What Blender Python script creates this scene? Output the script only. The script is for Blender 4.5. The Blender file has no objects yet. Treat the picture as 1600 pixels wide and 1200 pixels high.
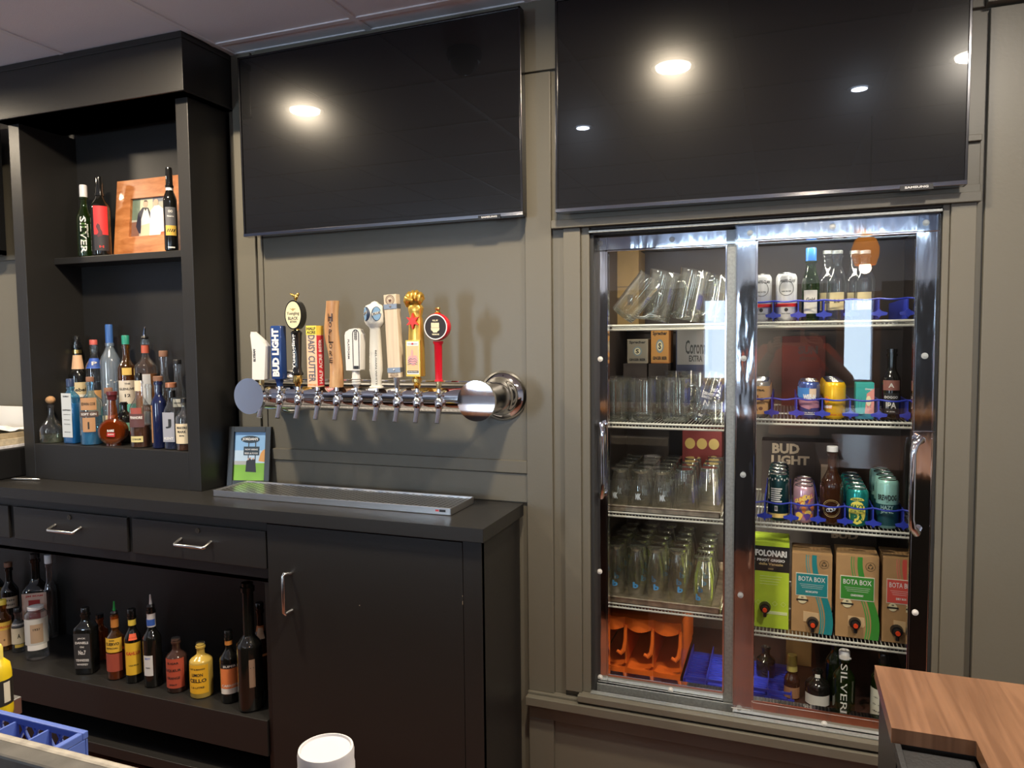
import bpy, bmesh, math, random
from mathutils import Vector, Matrix
random.seed(7)
S = bpy.context.scene
COL = S.collection
R = math.radians
sin, cos, pi = math.sin, math.cos, math.pi

# ------------------------------------------------------------------ camera
CAM = Vector((0.0, -2.4, 1.52)); FPX = 1147.6
_y, _p, _r = R(20.424), R(3.505), R(-0.577)
_f = Vector((-sin(_y)*cos(_p), cos(_y)*cos(_p), -sin(_p)))
_r0 = Vector((cos(_y), sin(_y), 0)); _u0 = _r0.cross(_f)
_rt = _r0*cos(_r) + _u0*sin(_r); _up = -_r0*sin(_r) + _u0*cos(_r)
cam = bpy.data.cameras.new('camera'); camo = bpy.data.objects.new('camera', cam); COL.objects.link(camo)
cam.sensor_width = 36; cam.lens = 36*FPX/1600; cam.clip_start = 0.02; cam.clip_end = 60
M = Matrix((_rt, _up, -_f)).transposed().to_4x4(); M.translation = CAM
camo.matrix_world = M
S.camera = camo

def at(px, py, Y):
    """world point where the sight line of photo pixel (px,py) meets the vertical plane y=Y"""
    d = _f + _rt*((px-800)/FPX) - _up*((py-600)/FPX)
    return CAM + d*((Y-CAM.y)/d.y)
def atz(px, py, Z):
    d = _f + _rt*((px-800)/FPX) - _up*((py-600)/FPX)
    return CAM + d*((Z-CAM.z)/d.z)
def rad(px, w, Y, py=600):
    """radius of an upright round thing at depth Y seen w pixels wide"""
    a = at(px-w/2, py, Y)-CAM; b = at(px+w/2, py, Y)-CAM
    a.z = b.z = 0
    dist = ((a+b)/2).length
    return dist*sin(a.angle(b)/2)

# ------------------------------------------------------------------ render look
S.view_settings.view_transform = 'Standard'; S.view_settings.look = 'None'
S.view_settings.gamma = 1.0; S.view_settings.exposure = -0.18
S.view_settings.use_curve_mapping = False
S.cycles.max_bounces = 8; S.cycles.transparent_max_bounces = 40
S.cycles.diffuse_bounces = 3; S.cycles.glossy_bounces = 5; S.cycles.transmission_bounces = 6
S.cycles.sample_clamp_indirect = 4.0
S.cycles.caustics_reflective = False; S.cycles.caustics_refractive = False
S.cycles.use_denoising = True

# ------------------------------------------------------------------ world + large lights
W = bpy.data.worlds.new('world'); S.world = W; W.use_nodes = True
W.node_tree.nodes['Background'].inputs[0].default_value = (0.62, 0.82, 1.0, 1)
W.node_tree.nodes['Background'].inputs[1].default_value = 1.6
CEIL = 2.643; FLOOR = -0.10; FRONT = -5.2; LEFT = -5.0; RIGHT = 3.2
WINDOWS = [(-3.15, -2.75, 1.0, 2.0), (-0.78, -0.50, 1.10, 1.89), (0.52, 0.76, 1.10, 1.86), (1.9, 2.5, 1.0, 2.0)]
WIN_POWER = [62, 10, 8, 6]
for (x0, x1, z0, z1), pw in zip(WINDOWS, WIN_POWER):
    l = bpy.data.lights.new('window_daylight', 'AREA'); l.shape = 'RECTANGLE'
    l.size = x1-x0; l.size_y = z1-z0; l.energy = pw; l.color = (0.66, 0.83, 1.0)
    o = bpy.data.objects.new('window_daylight', l); COL.objects.link(o)
    o.location = ((x0+x1)/2, FRONT-0.12, (z0+z1)/2); o.rotation_euler = (R(-90), 0, 0)
    o.rotation_euler = (R(90), 0, 0)
# recessed ceiling lamps: position, colour, watts
LAMPS = [(-2.20, -0.83, (1.0, .83, .60), 18), (-0.45, -0.92, (1.0, .83, .60), 17), (0.70, -1.25, (1.0, .90, .76), 15),
         (-3.9, -0.9, (1.0, .83, .60), 14), (-2.3, -4.5, (1.0, .83, .60), 6), (0.2, -4.6, (1.0, .83, .60), 6), (2.2, -3.6, (1.0, .83, .60), 5),  # warm lamps on this row are added as room fill
         (-1.02, -1.62, (.75, .85, 1.0), 1.5), (0.30, -1.50, (.75, .85, 1.0), 1.5)]

# ------------------------------------------------------------------ materials
_mc = {}
def _mk(name):
    m = bpy.data.materials.new(name); m.use_nodes = True; nt = m.node_tree
    return m, nt, nt.nodes['Principled BSDF']
def mat(name, col=(.5,.5,.5), rough=.5, metal=0, coat=0, bump=0, bscale=60, var=0, vscale=8, emit=None, es=0, spec=.5, stretch=(1,1,1), col2=None, sss=0, alpha=1):
    if name in _mc: return _mc[name]
    m, nt, b = _mk(name)
    b.inputs['Base Color'].default_value = (*col, 1); b.inputs['Roughness'].default_value = rough
    b.inputs['Metallic'].default_value = metal; b.inputs['Coat Weight'].default_value = coat
    b.inputs['Coat Roughness'].default_value = .08
    b.inputs['Specular IOR Level'].default_value = spec
    if emit: b.inputs['Emission Color'].default_value = (*emit, 1); b.inputs['Emission Strength'].default_value = es
    if var or bump or col2:
        tc = nt.nodes.new('ShaderNodeTexCoord'); mp = nt.nodes.new('ShaderNodeMapping'); mp.inputs['Scale'].default_value = stretch
        nt.links.new(tc.outputs['Object'], mp.inputs[0])
    if var or col2:
        n = nt.nodes.new('ShaderNodeTexNoise'); n.inputs['Scale'].default_value = vscale; n.inputs['Detail'].default_value = 6
        nt.links.new(mp.outputs[0], n.inputs['Vector'])
        cr = nt.nodes.new('ShaderNodeValToRGB')
        cr.color_ramp.elements[0].position = .3; cr.color_ramp.elements[1].position = .7
        c2 = col2 or tuple(c*(1+var) for c in col); c1 = col if col2 else tuple(c*(1-var) for c in col)
        cr.color_ramp.elements[0].color = (*c1, 1); cr.color_ramp.elements[1].color = (*c2, 1)
        nt.links.new(n.outputs['Fac'], cr.inputs[0]); nt.links.new(cr.outputs[0], b.inputs['Base Color'])
    if bump:
        n2 = nt.nodes.new('ShaderNodeTexNoise'); n2.inputs['Scale'].default_value = bscale; n2.inputs['Detail'].default_value = 4
        nt.links.new(mp.outputs[0], n2.inputs['Vector'])
        bp = nt.nodes.new('ShaderNodeBump'); bp.inputs['Strength'].default_value = bump; bp.inputs['Distance'].default_value = .002
        nt.links.new(n2.outputs['Fac'], bp.inputs['Height']); nt.links.new(bp.outputs[0], b.inputs['Normal'])
    _mc[name] = m; return m
def glassy(name, tint=(1,1,1), rough=.02, lo=.05, hi=.75, powr=3.0, body=0, bodycol=(1,1,1)):
    """thin clear glass: see-through, mirror-like towards grazing; body adds a share of cloudy/coloured scatter"""
    if name in _mc: return _mc[name]
    m, nt, b = _mk(name); nt.nodes.remove(b); out = nt.nodes['Material Output']
    tr = nt.nodes.new('ShaderNodeBsdfTransparent'); tr.inputs[0].default_value = (*tint, 1)
    gl = nt.nodes.new('ShaderNodeBsdfGlossy'); gl.inputs['Roughness'].default_value = rough
    lw = nt.nodes.new('ShaderNodeLayerWeight'); lw.inputs[0].default_value = .5
    pw = nt.nodes.new('ShaderNodeMath'); pw.operation = 'POWER'; pw.inputs[1].default_value = powr
    mr = nt.nodes.new('ShaderNodeMapRange'); mr.inputs['To Min'].default_value = lo; mr.inputs['To Max'].default_value = hi
    nt.links.new(lw.outputs['Facing'], pw.inputs[0]); nt.links.new(pw.outputs[0], mr.inputs['Value'])
    mx = nt.nodes.new('ShaderNodeMixShader'); nt.links.new(mr.outputs[0], mx.inputs[0])
    first = tr
    if body:
        df = nt.nodes.new('ShaderNodeBsdfDiffuse'); df.inputs[0].default_value = (*bodycol, 1)
        tl = nt.nodes.new('ShaderNodeBsdfTranslucent'); tl.inputs[0].default_value = (*bodycol, 1)
        md = nt.nodes.new('ShaderNodeMixShader'); md.inputs[0].default_value = .5
        nt.links.new(df.outputs[0], md.inputs[1]); nt.links.new(tl.outputs[0], md.inputs[2])
        mb = nt.nodes.new('ShaderNodeMixShader'); mb.inputs[0].default_value = body
        nt.links.new(tr.outputs[0], mb.inputs[1]); nt.links.new(md.outputs[0], mb.inputs[2]); first = mb
    nt.links.new(first.outputs[0], mx.inputs[1]); nt.links.new(gl.outputs[0], mx.inputs[2])
    nt.links.new(mx.outputs[0], out.inputs[0])
    _mc[name] = m; return m
def wood(name, c1, c2, scale=(1, 14, 14), rough=.35, coat=.2, nscale=3.0):
    if name in _mc: return _mc[name]
    m, nt, b = _mk(name)
    tc = nt.nodes.new('ShaderNodeTexCoord'); mp = nt.nodes.new('ShaderNodeMapping'); mp.inputs['Scale'].default_value = scale
    n = nt.nodes.new('ShaderNodeTexNoise'); n.inputs['Scale'].default_value = nscale; n.inputs['Detail'].default_value = 8; n.inputs['Distortion'].default_value = .6
    cr = nt.nodes.new('ShaderNodeValToRGB'); cr.color_ramp.elements[0].position = .35; cr.color_ramp.elements[1].position = .65
    cr.color_ramp.elements[0].color = (*c1, 1); cr.color_ramp.elements[1].color = (*c2, 1)
    nt.links.new(tc.outputs['Object'], mp.inputs[0]); nt.links.new(mp.outputs[0], n.inputs['Vector'])
    nt.links.new(n.outputs['Fac'], cr.inputs[0]); nt.links.new(cr.outputs[0], b.inputs['Base Color'])
    b.inputs['Roughness'].default_value = rough; b.inputs['Coat Weight'].default_value = coat
    _mc[name] = m; return m
def flat(name, col, rough=.45, metal=0): return mat(name, col, rough, metal)

PAINT = mat('black_paint', (.018, .0172, .0168), .38, bump=.12, bscale=180, spec=.45)
WALLP = mat('olive_wall_paint', (.145, .134, .106), .38, bump=.10, bscale=120, spec=.45)
CEILM = mat('ceiling_tile', (.84, .86, .93), .9, bump=.4, bscale=400)
TBAR = mat('ceiling_grid', (.82, .83, .88), .6)
ROOMW = mat('room_wall_paint', (.52, .60, .78), .6)
CHROME = mat('chrome', (.82, .82, .84), .07, 1)
STEEL = mat('brushed_steel', (.78, .78, .79), .28, 1, bump=.05, bscale=300)
MIRROR = mat('mirror_polish', (.90, .90, .92), .03, 1)
DOORM = mat('polished_door_frame', (.90, .91, .94), .06, 1, bump=.35, bscale=7, stretch=(1, 1, .25))
DOORM.node_tree.nodes['Bump'].inputs['Distance'].default_value = .01
GOLD = mat('gold_metal', (.85, .58, .18), .22, 1)
GREYM = mat('grey_aluminium', (.36, .38, .37), .4, .6, var=.15, vscale=120)
BLACKP = mat('black_plastic', (.012, .012, .013), .35)
WHITEP = mat('white_plastic', (.82, .82, .84), .4)
RUBBER = mat('rubber_gasket', (.02, .02, .02), .6)
GLASS = glassy('clear_glass', (.97, .98, .97), .03, .06, .85, 2.2)
PANE = glassy('door_pane', (.93, .95, .94), .012, .085, .9, 4.0)
INNER = mat('cooler_lining', (.050, .036, .030), .5)  # brown reflection of the room is put into this colour
WIRE = mat('white_wire', (.62, .62, .57), .4)

# ------------------------------------------------------------------ mesh builder
_tc = {}
def text_geo(s, bold=0.0, space=1.0):
    k = (s, bold, space)
    if k in _tc: return _tc[k]
    cu = bpy.data.curves.new('t', 'FONT'); cu.body = s; cu.size = 1; cu.resolution_u = 2; cu.offset = bold
    cu.align_x = 'CENTER'; cu.space_character = space; cu.space_line = .82
    ob = bpy.data.objects.new('t', cu); COL.objects.link(ob)
    dg = bpy.context.evaluated_depsgraph_get(); me = bpy.data.meshes.new_from_object(ob.evaluated_get(dg))
    vs = [(v.co.x, v.co.y) for v in me.vertices]; fs = [tuple(p.vertices) for p in me.polygons]
    bpy.data.objects.remove(ob); bpy.data.curves.remove(cu); bpy.data.meshes.remove(me)
    if not vs: vs = [(0, 0)]
    x0 = min(v[0] for v in vs); x1 = max(v[0] for v in vs); y0 = min(v[1] for v in vs); y1 = max(v[1] for v in vs)
    w = max(x1-x0, 1e-3); h = max(y1-y0, 1e-3)
    vs = [((v[0]-x0)/w-.5, (v[1]-y0)/h-.5) for v in vs]
    _tc[k] = (vs, fs, w/h); return _tc[k]

class MB:
    def __init__(s, m=None):
        s.v = []; s.f = []; s.fm = []; s.sm = []; s.mats = []; s.cur = 0
        if m: s.m(m)
    def m(s, m):
        if m not in s.mats: s.mats.append(m)
        s.cur = s.mats.index(m); return s
    def add(s, vs, fs, smooth=False):
        n = len(s.v); s.v += [tuple(v) for v in vs]
        for f in fs: s.f.append(tuple(i+n for i in f)); s.fm.append(s.cur); s.sm.append(smooth)
        return s
    def box(s, x0, x1, y0, y1, z0, z1, T=None):
        vs = [Vector((x, y, z)) for x in (x0, x1) for y in (y0, y1) for z in (z0, z1)]
        if T: vs = [T @ v for v in vs]
        return s.add(vs, [(0,1,3,2), (4,6,7,5), (0,4,5,1), (2,3,7,6), (0,2,6,4), (1,5,7,3)])
    def cyl(s, p0, p1, r0, r1=None, n=20, cap=True, smooth=True):
        r1 = r0 if r1 is None else r1
        p0 = Vector(p0); p1 = Vector(p1); d = (p1-p0).normalized()
        a = d.orthogonal().normalized(); b = d.cross(a)
        vs = []
        for p, r in ((p0, r0), (p1, r1)):
            for i in range(n): t = 2*pi*i/n; vs.append(p + a*(r*cos(t)) + b*(r*sin(t)))
        s.add(vs, [(i, (i+1)%n, n+(i+1)%n, n+i) for i in range(n)], smooth)
        if cap: s.add(vs, [tuple(range(n))[::-1], tuple(range(n, 2*n))])
        return s
    def tube(s, pts, r, n=10, cap=True):
        pts = [Vector(p) for p in pts]; vs = []; fs = []
        rr = r if isinstance(r, (list, tuple)) else [r]*len(pts)
        up = None
        for i, p in enumerate(pts):
            d = (pts[min(i+1, len(pts)-1)] - pts[max(i-1, 0)]).normalized()
            if up is None: up = d.orthogonal().normalized()
            a = (up - d*up.dot(d)).normalized(); up = a; b = d.cross(a)
            for k in range(n): t = 2*pi*k/n; vs.append(p + a*(rr[i]*cos(t)) + b*(rr[i]*sin(t)))
        for i in range(len(pts)-1):
            for k in range(n): fs.append((i*n+k, i*n+(k+1)%n, (i+1)*n+(k+1)%n, (i+1)*n+k))
        s.add(vs, fs, True)
        if cap: s.add(vs, [tuple(range(n))[::-1], tuple(range((len(pts)-1)*n, len(pts)*n))])
        return s
    def lathe(s, prof, n=28, e=2.0, ax=1.0, ay=1.0, c=(0,0,0), T=None, cap=True):
        vs = []; fs = []
        for (r, z) in prof:
            for i in range(n):
                t = 2*pi*(i+.5)/n; ct, st = cos(t), sin(t)
                x = math.copysign(abs(ct)**(2/e), ct)*r*ax; y = math.copysign(abs(st)**(2/e), st)*r*ay
                v = Vector((c[0]+x, c[1]+y, c[2]+z)); vs.append(T @ v if T else v)
        for j in range(len(prof)-1):
            for i in range(n): fs.append((j*n+i, j*n+(i+1)%n, (j+1)*n+(i+1)%n, (j+1)*n+i))
        s.add(vs, fs, True)
        if cap:
            L = (len(prof)-1)*n
            if prof[0][0] > 1e-4: s.add(vs[:n], [tuple(range(n))[::-1]])
            if prof[-1][0] > 1e-4: s.add(vs[L:], [tuple(range(n))])
        return s
    def ball(s, c, rx, ry=None, rz=None, n=18, m=10, T=None):
        ry = rx if ry is None else ry; rz = rx if rz is None else rz
        prof = [(max(sin(pi*j/m), 1e-5), -cos(pi*j/m)*rz) for j in range(m+1)]
        return s.lathe(prof, n, 2.0, rx, ry, c, T)
    def prism(s, poly, y0, y1, smooth=False, T=None):
        """outline in XZ (local), extruded from y0 to y1"""
        n = len(poly)
        vs = [Vector((x, y0, z)) for x, z in poly] + [Vector((x, y1, z)) for x, z in poly]
        if T: vs = [T @ v for v in vs]
        s.add(vs, [tuple(range(n)), tuple(range(n, 2*n))[::-1]])
        return s.add(vs, [(i, n+i, n+(i+1)%n, (i+1)%n) for i in range(n)], smooth)
    def slab(s, poly, z0, z1):
        n = len(poly); vs = [(x, y, z0) for x, y in poly] + [(x, y, z1) for x, y in poly]
        s.add(vs, [tuple(range(n))[::-1], tuple(range(n, 2*n))])
        return s.add(vs, [(i, (i+1)%n, n+(i+1)%n, n+i) for i in range(n)])
    def text(s, txt, w, h, fn, rot=0, bold=0.02, space=1.0, keep=False):
        """lettering fitted to w x h (before turning); fn maps (u,v) to a point; rot: 0, 90 (reads upward), -90 (reads downward)"""
        vs, fs, asp = text_geo(txt, bold, space)
        if keep:
            if h*asp > w: h = w/asp
            else: w = h*asp
        out = []
        for u, v in vs:
            u *= w; v *= h
            if rot == 90: u, v = -v, u
            elif rot == -90: u, v = v, -u
            out.append(fn(u, v))
        return s.add(out, fs)
    def build(s, name, parent=None, loc=None, rz=0, bev=0, seg=2, sub=0, auto=False):
        me = bpy.data.meshes.new(name); me.from_pydata(s.v, [], s.f)
        for m in s.mats: me.materials.append(m)
        me.polygons.foreach_set('material_index', s.fm); me.polygons.foreach_set('use_smooth', s.sm)
        me.update()
        if any(s.sm): me.set_sharp_from_angle(angle=R(40))
        o = bpy.data.objects.new(name, me); COL.objects.link(o)
        if loc is not None: o.location = loc
        o.rotation_euler.z = rz
        if parent: o.parent = parent
        if bev:
            b = o.modifiers.new('b', 'BEVEL'); b.width = bev; b.segments = seg; b.limit_method = 'ANGLE'; b.angle_limit = R(40)
        return o

def plane(y, x0=0, z0=0):  return lambda u, v: (x0+u, y, z0+v)          # lettering standing on a wall-like plane facing -Y
def side(x, y0=0, z0=0):   return lambda u, v: (x, y0+u, z0+v)          # on a plane facing +X
def wrap(r, z0=0, a0=0):   return lambda u, v: (r*sin(u/r+a0), -r*cos(u/r+a0), z0+v)
def oval(rx, rz, n=28, cx=0, cz=0): return [(cx+rx*cos(2*pi*i/n), cz+rz*sin(2*pi*i/n)) for i in range(n)]

_used = {}
def tag(o, label, cat, group=None):
    if label in _used and not group: print('DUP LABEL', label)
    _used[label] = 1
    o['label'] = label; o['category'] = cat
    if group: o['group'] = group
    return o
def thing(name, label, cat, loc=(0,0,0), rz=0, group=None):
    o = bpy.data.objects.new(name, None); COL.objects.link(o); o.empty_display_size = .05
    o.location = loc; o.rotation_euler = (0, 0, rz)
    return tag(o, label, cat, group)
def struct(o): o['kind'] = 'structure'; return o
def kids(o): return [c for c in COL.objects if c.parent == o]
_kidcache = {}
def dup(root, loc, label=None, rz=None, scale=None, group=None):
    if root.name not in _kidcache:
        _kidcache[root.name] = [(c, kids(c)) for c in kids(root)]
    r = root.copy(); COL.objects.link(r); r.location = loc
    if rz is not None: r.rotation_euler = (0, 0, rz)
    if scale: r.scale = (scale,)*3
    if label: r['label'] = label
    if group: r['group'] = group
    for c, gs in _kidcache[root.name]:
        k = c.copy(); COL.objects.link(k); k.parent = r
        for g in gs: q = g.copy(); COL.objects.link(q); q.parent = k
    return r
def face(x, y): return math.atan2(CAM.x-x, y-CAM.y)   # turn so local -Y looks at the camera
ORD = ['first', 'second', 'third', 'fourth', 'fifth', 'sixth', 'seventh', 'eighth', 'ninth']

# ================================================================== the setting
def sbox(name, x0, x1, y0, y1, z0, z1, m=None, bev=0):
    return struct(MB(m or WALLP).box(x0, x1, y0, y1, z0, z1).build(name, bev=bev))
# tiled floor (quarry tiles behind the bar)
fm, nt, b = _mk('quarry_tiles')
tc = nt.nodes.new('ShaderNodeTexCoord'); br = nt.nodes.new('ShaderNodeTexBrick'); br.offset = 0
br.inputs['Scale'].default_value = 1; br.inputs['Brick Width'].default_value = .2; br.inputs['Row Height'].default_value = .2; br.inputs['Mortar Size'].default_value = .004
br.inputs['Color1'].default_value = (.17, .050, .026, 1); br.inputs['Color2'].default_value = (.14, .042, .022, 1); br.inputs['Mortar'].default_value = (.06, .04, .035, 1)
nt.links.new(tc.outputs['Object'], br.inputs[0]); nt.links.new(br.outputs[0], b.inputs['Base Color']); b.inputs['Roughness'].default_value = .4
struct(MB(fm).box(LEFT, RIGHT, FRONT, .9, FLOOR-.05, FLOOR).build('floor'))
mb = MB(CEILM).box(LEFT, RIGHT, FRONT, .15, CEIL, CEIL+.05)
mb.m(TBAR)
k = -2.035
for i in range(-5, 9):
    x = k + .61*i
    mb.box(x-.011, x+.011, FRONT, -.001, CEIL-.005, CEIL+.001)
for j in range(9):
    y = -.115 - .61*j
    mb.box(LEFT, RIGHT, y-.011, y+.011, CEIL-.0045, CEIL+.001)
mb.box(LEFT, RIGHT, -.022, 0, CEIL-.004, CEIL+.001)
struct(mb.build('ceiling'))
# back wall with the cooler opening and the niche behind the shelf cabinet
mb = MB(WALLP)
T = .12
mb.box(LEFT, -3.07, 0, T, FLOOR, CEIL); mb.box(-3.07, -2.08, .075, T, FLOOR, CEIL); mb.box(-2.08, -.655, 0, T, FLOOR, CEIL)
mb.box(-.655, .425, 0, T, 1.895, CEIL); mb.box(-.655, .425, 0, T, FLOOR, .27); mb.box(.425, RIGHT, 0, T, FLOOR, CEIL)
struct(mb.build('wall_back'))
# raised boards and rails on the wall
trims = [
 (-2.052, -1.962, -.014, 0, .949, CEIL), (-1.958, -1.935, -.006, 0, .949, CEIL),
 (-.835, -.742, -.018, 0, .284, 2.405), (-.742, -.700, -.006, 0, .284, 1.885),
 (-1.935, .500, -.016, 0, 2.412, CEIL), (-.698, -.640, -.024, 0, .306, 1.885), (-.640, -.612, -.012, 0, .306, 1.885),
 (.412, .430, -.012, 0, .306, 1.885), (.430, .492, -.024, 0, .306, 1.885),
 (-.735, .500, -.040, 0, 1.885, 1.912), (-.720, .500, -.022, 0, 1.912, 1.935),
 (.380, .500, -.024, 0, 2.052, 2.070), (.455, .500, -.010, 0, 1.935, 2.052),
 (-.835, .500, -.055, 0, .245, .275), (-.835, .500, -.030, 0, .275, .284), (-.650, .440, -.048, 0, .284, .306),
 (-.835, .500, -.018, 0, .185, .245), (-.835, -.745, -.018, 0, FLOOR, .185), (.330, .500, -.018, 0, FLOOR, .185),
 (-1.930, -.836, -.014, 0, 1.052, 1.096), (-1.930, -.836, -.008, 0, .949, 1.050),
 (.512, RIGHT, -.020, 0, FLOOR, 2.405), (.500, RIGHT, -.045, 0, 2.412, 2.440),
]
for i, t in enumerate(trims): sbox('trim_%d' % (i+1), *t, bev=.0018)
sbox('trim_30', -5, -3.075, -.018, 0, 1.905, 1.93)
# rest of the room: seen only as light and reflections
sbox('wall_left', LEFT-.1, LEFT, FRONT, .12, FLOOR, CEIL, ROOMW); sbox('wall_right', RIGHT, RIGHT+.1, FRONT, .12, FLOOR, CEIL, ROOMW)
mb = MB(ROOMW); xs = [LEFT] + [v for w in WINDOWS for v in w[:2]] + [RIGHT]
for i in range(0, len(xs), 2): mb.box(xs[i], xs[i+1], FRONT-.1, FRONT, FLOOR, CEIL)
for x0, x1, z0, z1 in WINDOWS: mb.box(x0, x1, FRONT-.1, FRONT, FLOOR, z0); mb.box(x0, x1, FRONT-.1, FRONT, z1, CEIL)
struct(mb.build('wall_front'))
OAK = wood('oak_trim', (.22, .09, .03), (.42, .19, .06), (8, 8, .8), .35)
for i, (x0, x1, z0, z1) in enumerate(WINDOWS):
    mb = MB(OAK)
    for a in ((x0-.07, x0, z0-.07, z1+.07), (x1, x1+.07, z0-.07, z1+.07), (x0, x1, z0-.07, z0), (x0, x1, z1, z1+.07)): mb.box(a[0], a[1], FRONT-.02, FRONT+.03, a[2], a[3])
    struct(mb.build('window_%d' % (i+1)))
WAIN = mat('dark_wainscot', (.022, .022, .028), .5)
mb = MB(WAIN)
for i in range(0, len(xs), 2): mb.box(xs[i]+.071*(i > 0), xs[i+1]-.071*(i < len(xs)-2), FRONT, FRONT+.012, FLOOR, 2.02)
struct(mb.build('trim_31'))
t = thing('added_dark_counter', 'long dark counter added behind the viewpoint to darken reflections', 'counter', (0, 0, 0))  # unseen counter added so the polished door frames mirror something dark
MB(WAIN).box(-3.6, 2.2, -3.75, -3.35, FLOOR, .93).build('base', t); MB(OAK).box(-3.65, 2.25, -3.8, -3.30, .93, .965).build('top_panel', t)
# ceiling lamps
LENS = mat('lamp_lens', (1, .95, .88), .3, emit=(1, .88, .70), es=55)
LENSC = mat('cool_lens', (1, 1, 1), .3, emit=(.6, .75, 1), es=9)
for i, (x, y, c, p) in enumerate(LAMPS):
    cool = c[0] < .9
    t = thing('ceiling_lamp', ['round recessed ceiling lamp above the left television', 'round recessed ceiling lamp in front of the right television', 'round recessed ceiling lamp off to the right of the cooler',
        'added round ceiling fill lamp above the far left of the bar', 'added round ceiling fill lamp over the seating, left', 'added round ceiling fill lamp over the seating, middle', 'added round ceiling fill lamp over the seating, right',
        'small cool ceiling spot reflected at the left of the right television', 'small cool ceiling spot reflected at the right of the right television'][i], 'ceiling light', (x, y, CEIL))
    r = .035 if cool else .072
    MB(WHITEP).lathe([(r, -.003), (r+.018, -.010), (r+.022, -.004), (r+.022, -.0005)], 32, cap=False).build('rim', t)
    MB(LENSC if cool else LENS).lathe([(r, -.006), (r, -.003)], 32).build('lens', t)
    l = bpy.data.lights.new('lamp_glow', 'AREA'); l.shape = 'DISK'; l.size = r*1.9; l.energy = p*2.3; l.color = c; l.spread = R(172)
    o = bpy.data.objects.new('lamp_glow', l); COL.objects.link(o); o.parent = t; o.location = (0, 0, -.012)
t = thing('added_glow_strip', 'added bluish glowing strip high on the far wall behind the viewpoint', 'light', (0, FRONT+.03, 2.44))  # added glow: puts a bright line into the door frame reflections
MB(mat('strip_glow', (1, 1, 1), .3, emit=(.72, .85, 1), es=9)).box(-1.25, 1.15, 0, .03, -.018, .018).build('glow_bar', t); MB(GREYM).box(-1.28, 1.18, -.03, 0, -.03, .03).build('glow_backing', t)
# dome camera on the ceiling
t = thing('dome_camera', 'black security dome camera mirrored in the left television screen', 'security camera', (-1.185, -.45, CEIL))
MB(BLACKP).lathe([(.066, 0), (.07, -.02), (.06, -.045)], 28, cap=True).build('base', t)
MB(mat('smoked_dome', (.01, .01, .01), .08)).ball((0, 0, -.045), .055, .055, .05).build('dome', t)
# pendant lamp with amber shade over the bar
t = thing('pendant_lamp', 'amber glass pendant lamp reflected in the right cooler door', 'lamp', (.40, -2.0, 1.90))
AMB = mat('amber_glass', (.75, .28, .05), .15, emit=(1, .33, .05), es=3.5)
MB(AMB).lathe([(.052, 0), (.068, .05), (.070, .09), (.055, .135), (.022, .165), (.012, .17)], 28, cap=False).build('shade', t)
MB(mat('bulb', (1, 1, 1), .4, emit=(1, .75, .42), es=8)).ball((0, 0, .05), .024).build('bulb', t)
l = bpy.data.lights.new('pendant_glow', 'POINT'); l.energy = 5; l.color = (1, .72, .45); l.shadow_soft_size = .03
o = bpy.data.objects.new('pendant_glow', l); COL.objects.link(o); o.parent = t; o.location = (0, 0, -.015)
MB(BLACKP).cyl((0, 0, .165), (0, 0, CEIL-1.90), .004, n=8).cyl((0, 0, .16), (0, 0, .20), .014).build('cord', t)

# ================================================================== televisions
SCREEN, nt, b = _mk('screen_glass')
b.inputs['Base Color'].default_value = (.008, .008, .009, 1); b.inputs['Roughness'].default_value = .22; b.inputs['Specular IOR Level'].default_value = .15
b.inputs['Coat Weight'].default_value = .55; b.inputs['Coat Roughness'].default_value = .015
BEZEL = mat('dark_bezel', (.05, .05, .055), .22, .9)
def television(label, x0, x1, z0, z1, rot):
    w, h = x1-x0, z1-z0
    t = thing('television', label, 'television', ((x0+x1)/2, -.08, (z0+z1)/2))
    t.rotation_euler = (0, rot, 0)
    MB(SCREEN).box(-w/2+.006, w/2-.006, -.002, .02, -h/2+.012, h/2-.006).build('screen', t)
    mb = MB(BEZEL)
    mb.box(-w/2, -w/2+.007, -.006, .03, -h/2, h/2); mb.box(w/2-.007, w/2, -.006, .03, -h/2, h/2)
    mb.box(-w/2, w/2, -.006, .03, h/2-.007, h/2); mb.m(mat('bezel_trim', (.35, .35, .37), .12, 1)).box(-w/2, w/2, -.007, .03, -h/2, -h/2+.012)
    mb.build('bezel', t, bev=.001)
    MB(BLACKP).box(-w/2+.004, w/2-.004, .02, .045, -h/2+.004, h/2-.004).build('back_cover', t)
    mb = MB(BLACKP).box(w*.36, w*.43, -.009, 0, -h/2-.006, -h/2+.008).m(mat('logo_silver', (.7, .7, .7), .3))
    mb.text('SAMSUNG', w*.05, .006, plane(-.0095, w*.395, -h/2+.002), bold=.03)
    mb.build('logo', t)
    MB(BLACKP).box(-.2, .2, .045, .078, -.2, .2).build('wall_bracket', t)
television('large black wall television over the beer taps', -1.957, -.819, 1.925, 2.597, R(-.35))
television('large black wall television above the glass-door cooler', -.704, .456, 1.926, 2.598, R(.2))
t = thing('television', 'black television at the far left edge beyond the shelf cabinet', 'television', (-3.75, -.06, 2.21))
MB(SCREEN).box(-.52, .44, -.03, 0, -.27, .30).build('screen', t); MB(BEZEL).box(-.53, .45, -.028, .002, -.29, -.27).box(.44, .45, -.028, .002, -.29, .30).build('bezel', t)
MB(BLACKP).box(-.2, .2, 0, .03, -.1, .1).build('wall_bracket', t)

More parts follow.
